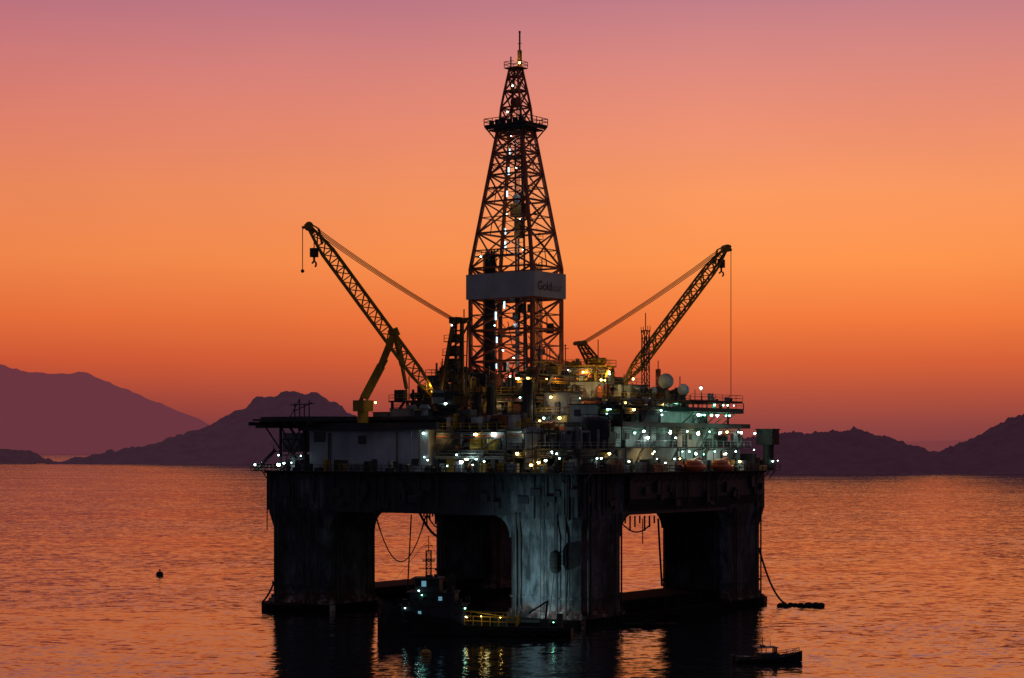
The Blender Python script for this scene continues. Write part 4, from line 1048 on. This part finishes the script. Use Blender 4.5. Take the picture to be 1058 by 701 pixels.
for px_, d, L, label in ((671, 329, 9.5, "low flat work raft floating beside the rig"), (668, 348, 12, "long low pontoon raft alongside the rig column")):
    e = empty("work_raft", ((px_-CX)*d/F, d, 0), math.radians(4), label, "raft")
    mb = MB(); mb.box((-L/2, -1.6, .2), (L/2, 1.6, .5), 0)
    for y in (-1.1, 1.1): mb.cyl((-L/2-.2, y, .05), (L/2+.2, y, .05), .4, 1)
    mb.box((-1, -.8, .5), (1, .6, 1.0), 1)
    for k in range(5): mb.beam((-L/2+k*L/4, -1.5, .4), (-L/2+k*L/4, -1.5, .9), .12, 1)
    mb.obj("raft_deck", [M_wet, M_wet], e)

teal = (.55, .93, 1.0)
mb = MB(); mb.box((-.4, -.3, -.3), (.4, .3, .3), 0); mb.box((-.35, -.34, -.25), (.35, -.3, .25), 1)
fx = mb.obj("floodlight_fixture", [M_dark, emis("flood_glass", teal, 6)], tug)
fx.location = (1.6, -3.2, 5.6)
mb = MB(); mb.beam((1.6, -3.2, 4.8), (1.6, -3.2, 5.4), .14, 0); mb.obj("floodlight_post", [M_dark], tug)
bpy.context.view_layer.update()
fp = tug.matrix_world @ Vector((1.6, -3.8, 5.6)); fp2 = tug.matrix_world @ Vector((-9, -3.8, 2.8))
s1 = spot("floodlight_beam", fp, rw(29, -32.2, 11), 9500, teal, 100)
s3 = spot("floodlight_beam", fp2, rw(26, -32.2, 4), 1500, (.7, 1, .95), 120)
for s, par in ((s1, tug), (s3, tug)):
    s.parent = par; s.matrix_parent_inverse = par.matrix_world.inverted()

# ------------------------------------------------------------------ hills
def baked_haze_mat(name, dark, haze, var=.08, nsc=.02):
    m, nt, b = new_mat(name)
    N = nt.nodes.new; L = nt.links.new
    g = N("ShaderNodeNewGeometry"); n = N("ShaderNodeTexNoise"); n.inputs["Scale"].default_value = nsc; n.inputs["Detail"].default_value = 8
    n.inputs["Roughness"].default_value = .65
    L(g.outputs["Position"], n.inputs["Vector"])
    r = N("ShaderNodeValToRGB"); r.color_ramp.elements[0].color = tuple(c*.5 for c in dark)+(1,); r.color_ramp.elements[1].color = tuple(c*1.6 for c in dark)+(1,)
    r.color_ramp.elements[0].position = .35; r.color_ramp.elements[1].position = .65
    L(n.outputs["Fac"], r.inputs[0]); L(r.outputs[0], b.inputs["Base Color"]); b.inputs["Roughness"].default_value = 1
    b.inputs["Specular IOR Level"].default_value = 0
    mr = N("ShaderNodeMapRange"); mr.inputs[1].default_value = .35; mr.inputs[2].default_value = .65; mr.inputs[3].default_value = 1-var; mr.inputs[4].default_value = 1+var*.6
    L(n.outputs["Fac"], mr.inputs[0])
    b.inputs["Emission Color"].default_value = s2l(haze); L(mr.outputs[0], b.inputs["Emission Strength"])  # aerial haze baked in as a constant glow of the hill surface
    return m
def hill(name, pts, dfront, dr, mat, seed, label, tree=5.0, step=None, rough=.22, ridge=.05, rsc=.012, tamp=.55):
    xs = [(p[0]-CX)*dr/F for p in pts]; hs = [CAMZ+(HZ-p[1])*dr/F for p in pts]
    step = step or dr/500.0
    n = int((xs[-1]-xs[0])/step); Mr = 22
    V = []; Fc = []
    for j in range(Mr+1):
        t = j/Mr*2-1
        for i in range(n+1):
            x = xs[0]+(xs[-1]-xs[0])*i/n
            k = max(q for q in range(len(xs)-1) if xs[q] <= x+1e-6)
            f = min(1, max(0, (x-xs[k])/(xs[k+1]-xs[k]))); f2 = f*.5+.5*f*f*(3-2*f)
            h = hs[k]*(1-f2)+hs[k+1]*f2
            h *= 1+ridge*noise.fractal(Vector((x/(dr*rsc), seed*3.1, .5)), 1.0, 2.0, 4)
            y = dr+t*(dr-dfront)
            prof = max(0, 1-abs(t)**1.4)
            nz = noise.fractal(Vector((x/(dr*.03), y/(dr*.03), seed)), 1.0, 2.0, 5)
            z = h*prof*(1+rough*nz*(1-prof*.6))
            tn = noise.noise(Vector((x/(tree*2.2), y/(tree*2.2), seed)))+.6*noise.noise(Vector((x/tree, y/tree, seed+5)))+.4*noise.noise(Vector((x/tree*2, y/tree*2, seed+9)))
            z += tn*tree*tamp*min(1, prof*4)
            z -= 2.0*(1-min(1, prof*8))
            V.append((x, y, z))
    for j in range(Mr):
        for i in range(n):
            o = j*(n+1)+i; Fc.append((o, o+1, o+n+2, o+n+1))
    me = bpy.data.meshes.new(name); me.from_pydata(V, [], Fc); me.materials.append(mat)
    me.polygons.foreach_set("use_smooth", [True]*len(Fc)); me.update()
    o = bpy.data.objects.new(name, me); scn.collection.objects.link(o)
    o["kind"] = "structure"; o["label"] = label; o["category"] = "hill"
    return o
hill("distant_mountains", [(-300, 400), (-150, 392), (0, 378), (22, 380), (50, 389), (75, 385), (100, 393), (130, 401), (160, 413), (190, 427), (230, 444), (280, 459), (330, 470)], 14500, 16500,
     baked_haze_mat("far_haze", (.004, .004, .005), (106, 53, 62), .015), 3, "distant hazy mountain range across the bay", tree=20, rough=.1, ridge=.05)
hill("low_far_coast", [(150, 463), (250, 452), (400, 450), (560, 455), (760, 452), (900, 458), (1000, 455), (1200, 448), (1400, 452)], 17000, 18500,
     baked_haze_mat("farther_haze", (.004, .004, .005), (122, 60, 63), .015), 13, "low coastline fading into sunset haze", tree=14, rough=.1)
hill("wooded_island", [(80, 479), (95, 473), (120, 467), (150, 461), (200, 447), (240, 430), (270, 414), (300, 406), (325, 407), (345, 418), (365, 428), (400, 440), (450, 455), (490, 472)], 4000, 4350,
     baked_haze_mat("island_haze", (.012, .013, .013), (56, 34, 45), .12, .03), 7, "dark wooded island sloping down to the water", tree=12, step=4, tamp=.7, ridge=.02)
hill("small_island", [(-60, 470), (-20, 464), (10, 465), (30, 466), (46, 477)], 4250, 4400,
     baked_haze_mat("islet_haze", (.012, .013, .013), (56, 33, 43), .12, .03), 9, "small low dark islet on calm water", tree=10, step=4, tamp=.6)
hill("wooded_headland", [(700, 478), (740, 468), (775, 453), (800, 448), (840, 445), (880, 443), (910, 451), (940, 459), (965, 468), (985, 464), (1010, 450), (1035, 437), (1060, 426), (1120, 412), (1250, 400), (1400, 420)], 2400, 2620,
     baked_haze_mat("headland_haze", (.012, .013, .013), (50, 28, 39), .12, .05), 5, "dark wooded headland along the far shore", tree=8, step=2.0, ridge=.04, tamp=.75)

# ------------------------------------------------------------------ water
me = bpy.data.meshes.new("water")
S = 45000
me.from_pydata([(-S, -S, 0), (S, -S, 0), (S, S, 0), (-S, S, 0)], [], [(0, 1, 2, 3)])
wat = bpy.data.objects.new("water", me); scn.collection.objects.link(wat)
wat["kind"] = "structure"; wat["label"] = "calm rippled bay water reflecting the orange sunset"; wat["category"] = "water"
m, nt, b = new_mat("sea_water"); N = nt.nodes.new; L = nt.links.new
b.inputs["Base Color"].default_value = (0.014, 0.020, 0.024, 1); b.inputs["Roughness"].default_value = 0.09; b.inputs["IOR"].default_value = 1.6
g = N("ShaderNodeNewGeometry")
def nz(scale, detail, rough, vec=(1, 1, 1)):
    mp = N("ShaderNodeMapping"); mp.inputs["Scale"].default_value = vec; L(g.outputs["Position"], mp.inputs["Vector"])
    n = N("ShaderNodeTexNoise"); n.inputs["Scale"].default_value = scale; n.inputs["Detail"].default_value = detail; n.inputs["Roughness"].default_value = rough
    L(mp.outputs[0], n.inputs["Vector"]); return n
def vm(op, a, bb=None, sc=None):
    q = N("ShaderNodeVectorMath"); q.operation = op
    L(a, q.inputs[0])
    if bb is not None:
        if isinstance(bb, tuple): q.inputs[1].default_value = bb
        else: L(bb, q.inputs[1])
    if sc is not None:
        if isinstance(sc, float): q.inputs["Scale"].default_value = sc
        else: L(sc, q.inputs["Scale"])
    return q.outputs[0]
a1 = vm('SUBTRACT', nz(.75, 4, .62, (.55, 1, 1)).outputs["Color"], (.5, .5, .5))
a2 = vm('SUBTRACT', nz(.16, 3, .55, (.5, 1, 1)).outputs["Color"], (.5, .5, .5))
pat = nz(.009, 5, .6, (.4, 1, 1))
mr = N("ShaderNodeMapRange"); mr.inputs[1].default_value = .40; mr.inputs[2].default_value = .60; mr.inputs[3].default_value = .20; mr.inputs[4].default_value = .48
L(pat.outputs["Fac"], mr.inputs[0])
a1 = vm('SCALE', a1, sc=mr.outputs[0])
mr2 = N("ShaderNodeMapRange"); mr2.inputs[1].default_value = .40; mr2.inputs[2].default_value = .60; mr2.inputs[3].default_value = .06; mr2.inputs[4].default_value = .13
L(pat.outputs["Fac"], mr2.inputs[0])
a2 = vm('SCALE', a2, sc=mr2.outputs[0])
t_ = vm('ADD', a1, a2); t_ = vm('MULTIPLY', t_, (1, 1, 0)); t_ = vm('ADD', t_, (0, 0, 1)); t_ = vm('NORMALIZE', t_)
L(t_, b.inputs["Normal"])
me.materials.append(m)

# ------------------------------------------------------------------ world
wd = bpy.data.worlds.new("World"); scn.world = wd; wd.use_nodes = True
nt = wd.node_tree; N = nt.nodes.new; L = nt.links.new
bg = nt.nodes["Background"]
tc = N("ShaderNodeTexCoord"); sep = N("ShaderNodeSeparateXYZ"); L(tc.outputs["Generated"], sep.inputs[0])
mr = N("ShaderNodeMapRange"); mr.inputs[1].default_value = 0; mr.inputs[2].default_value = .6; L(sep.outputs["Z"], mr.inputs[0])
rp = N("ShaderNodeValToRGB"); L(mr.outputs[0], rp.inputs[0]); cr = rp.color_ramp
stops = [(465, (120, 60, 66)), (440, (138, 65, 64)), (410, (172, 76, 60)), (375, (210, 92, 55)), (330, (238, 118, 60)), (270, (249, 144, 76)), (200, (246, 148, 94)), (130, (233, 140, 112)), (60, (214, 132, 126)), (0, (190, 122, 134))]
for i, (y, c) in enumerate(stops):
    e_ = math.sin(math.atan((HZ-y)/F))/.6
    if i == 0: el = cr.elements[0]; el.position = 0
    elif i == 1: el = cr.elements[1]; el.position = e_
    else: el = cr.elements.new(e_)
    el.color = s2l(c)
for z_, c in ((.34, (190, 126, 136)), (.46, (160, 112, 130)), (.6, (90, 78, 108))):
    el = cr.elements.new(z_/.6); el.color = s2l(c)
mx_ = N("ShaderNodeMapRange"); mx_.inputs[1].default_value = -.27; mx_.inputs[2].default_value = .10; L(sep.outputs["X"], mx_.inputs[0])
tint = N("ShaderNodeMix"); tint.data_type = 'RGBA'; tint.inputs[6].default_value = (.88, .78, .86, 1); tint.inputs[7].default_value = (1.02, 1.03, 1.0, 1); L(mx_.outputs[0], tint.inputs[0])
mul = N("ShaderNodeMix"); mul.data_type = 'RGBA'; mul.blend_type = 'MULTIPLY'; mul.inputs[0].default_value = 1; L(rp.outputs[0], mul.inputs[6]); L(tint.outputs[2], mul.inputs[7])
mp = N("ShaderNodeMapping"); mp.inputs["Scale"].default_value = (3, 3, 6); L(tc.outputs["Generated"], mp.inputs["Vector"])
ns = N("ShaderNodeTexNoise"); ns.inputs["Scale"].default_value = 2.0; ns.inputs["Detail"].default_value = 3; L(mp.outputs[0], ns.inputs["Vector"])
mn = N("ShaderNodeMapRange"); mn.inputs[1].default_value = .3; mn.inputs[2].default_value = .7; mn.inputs[3].default_value = .97; mn.inputs[4].default_value = 1.03; L(ns.outputs["Fac"], mn.inputs[0])
sc_ = N("ShaderNodeVectorMath"); sc_.operation = 'SCALE'; L(mul.outputs[2], sc_.inputs[0]); L(mn.outputs[0], sc_.inputs["Scale"])
my = N("ShaderNodeMapRange"); my.interpolation_type = 'SMOOTHSTEP'; my.inputs[1].default_value = .1; my.inputs[2].default_value = .85; L(sep.outputs["Y"], my.inputs[0])
bk = N("ShaderNodeMix"); bk.data_type = 'RGBA'; bk.inputs[6].default_value = (.046, .046, .068, 1); L(my.outputs[0], bk.inputs[0]); L(sc_.outputs[0], bk.inputs[7])
L(bk.outputs[2], bg.inputs["Color"]); bg.inputs["Strength"].default_value = 1.0
sky = N("ShaderNodeTexSky"); sky.sky_type = 'NISHITA'; sky.sun_disc = False; sky.sun_elevation = math.radians(-1); sky.sun_rotation = math.radians(8)
bg2 = N("ShaderNodeBackground"); bg2.inputs["Strength"].default_value = 0.01; L(sky.outputs[0], bg2.inputs["Color"])
ad = N("ShaderNodeAddShader"); L(bg.outputs[0], ad.inputs[0]); L(bg2.outputs[0], ad.inputs[1]); L(ad.outputs[0], nt.nodes["World Output"].inputs["Surface"])

# ------------------------------------------------------------------ camera
cam = bpy.data.cameras.new("camera"); co = bpy.data.objects.new("camera", cam); scn.collection.objects.link(co)
co.location = (0, 0, CAMZ); co.rotation_euler = (math.radians(90), 0, 0)
cam.sensor_width = 36; cam.lens = 36*F/1058; cam.shift_y = (HZ-350.5)/1058
cam.clip_start = 1; cam.clip_end = 90000
scn.camera = co
scn.view_settings.view_transform = 'Standard'; scn.view_settings.look = 'None'; scn.view_settings.exposure = 0
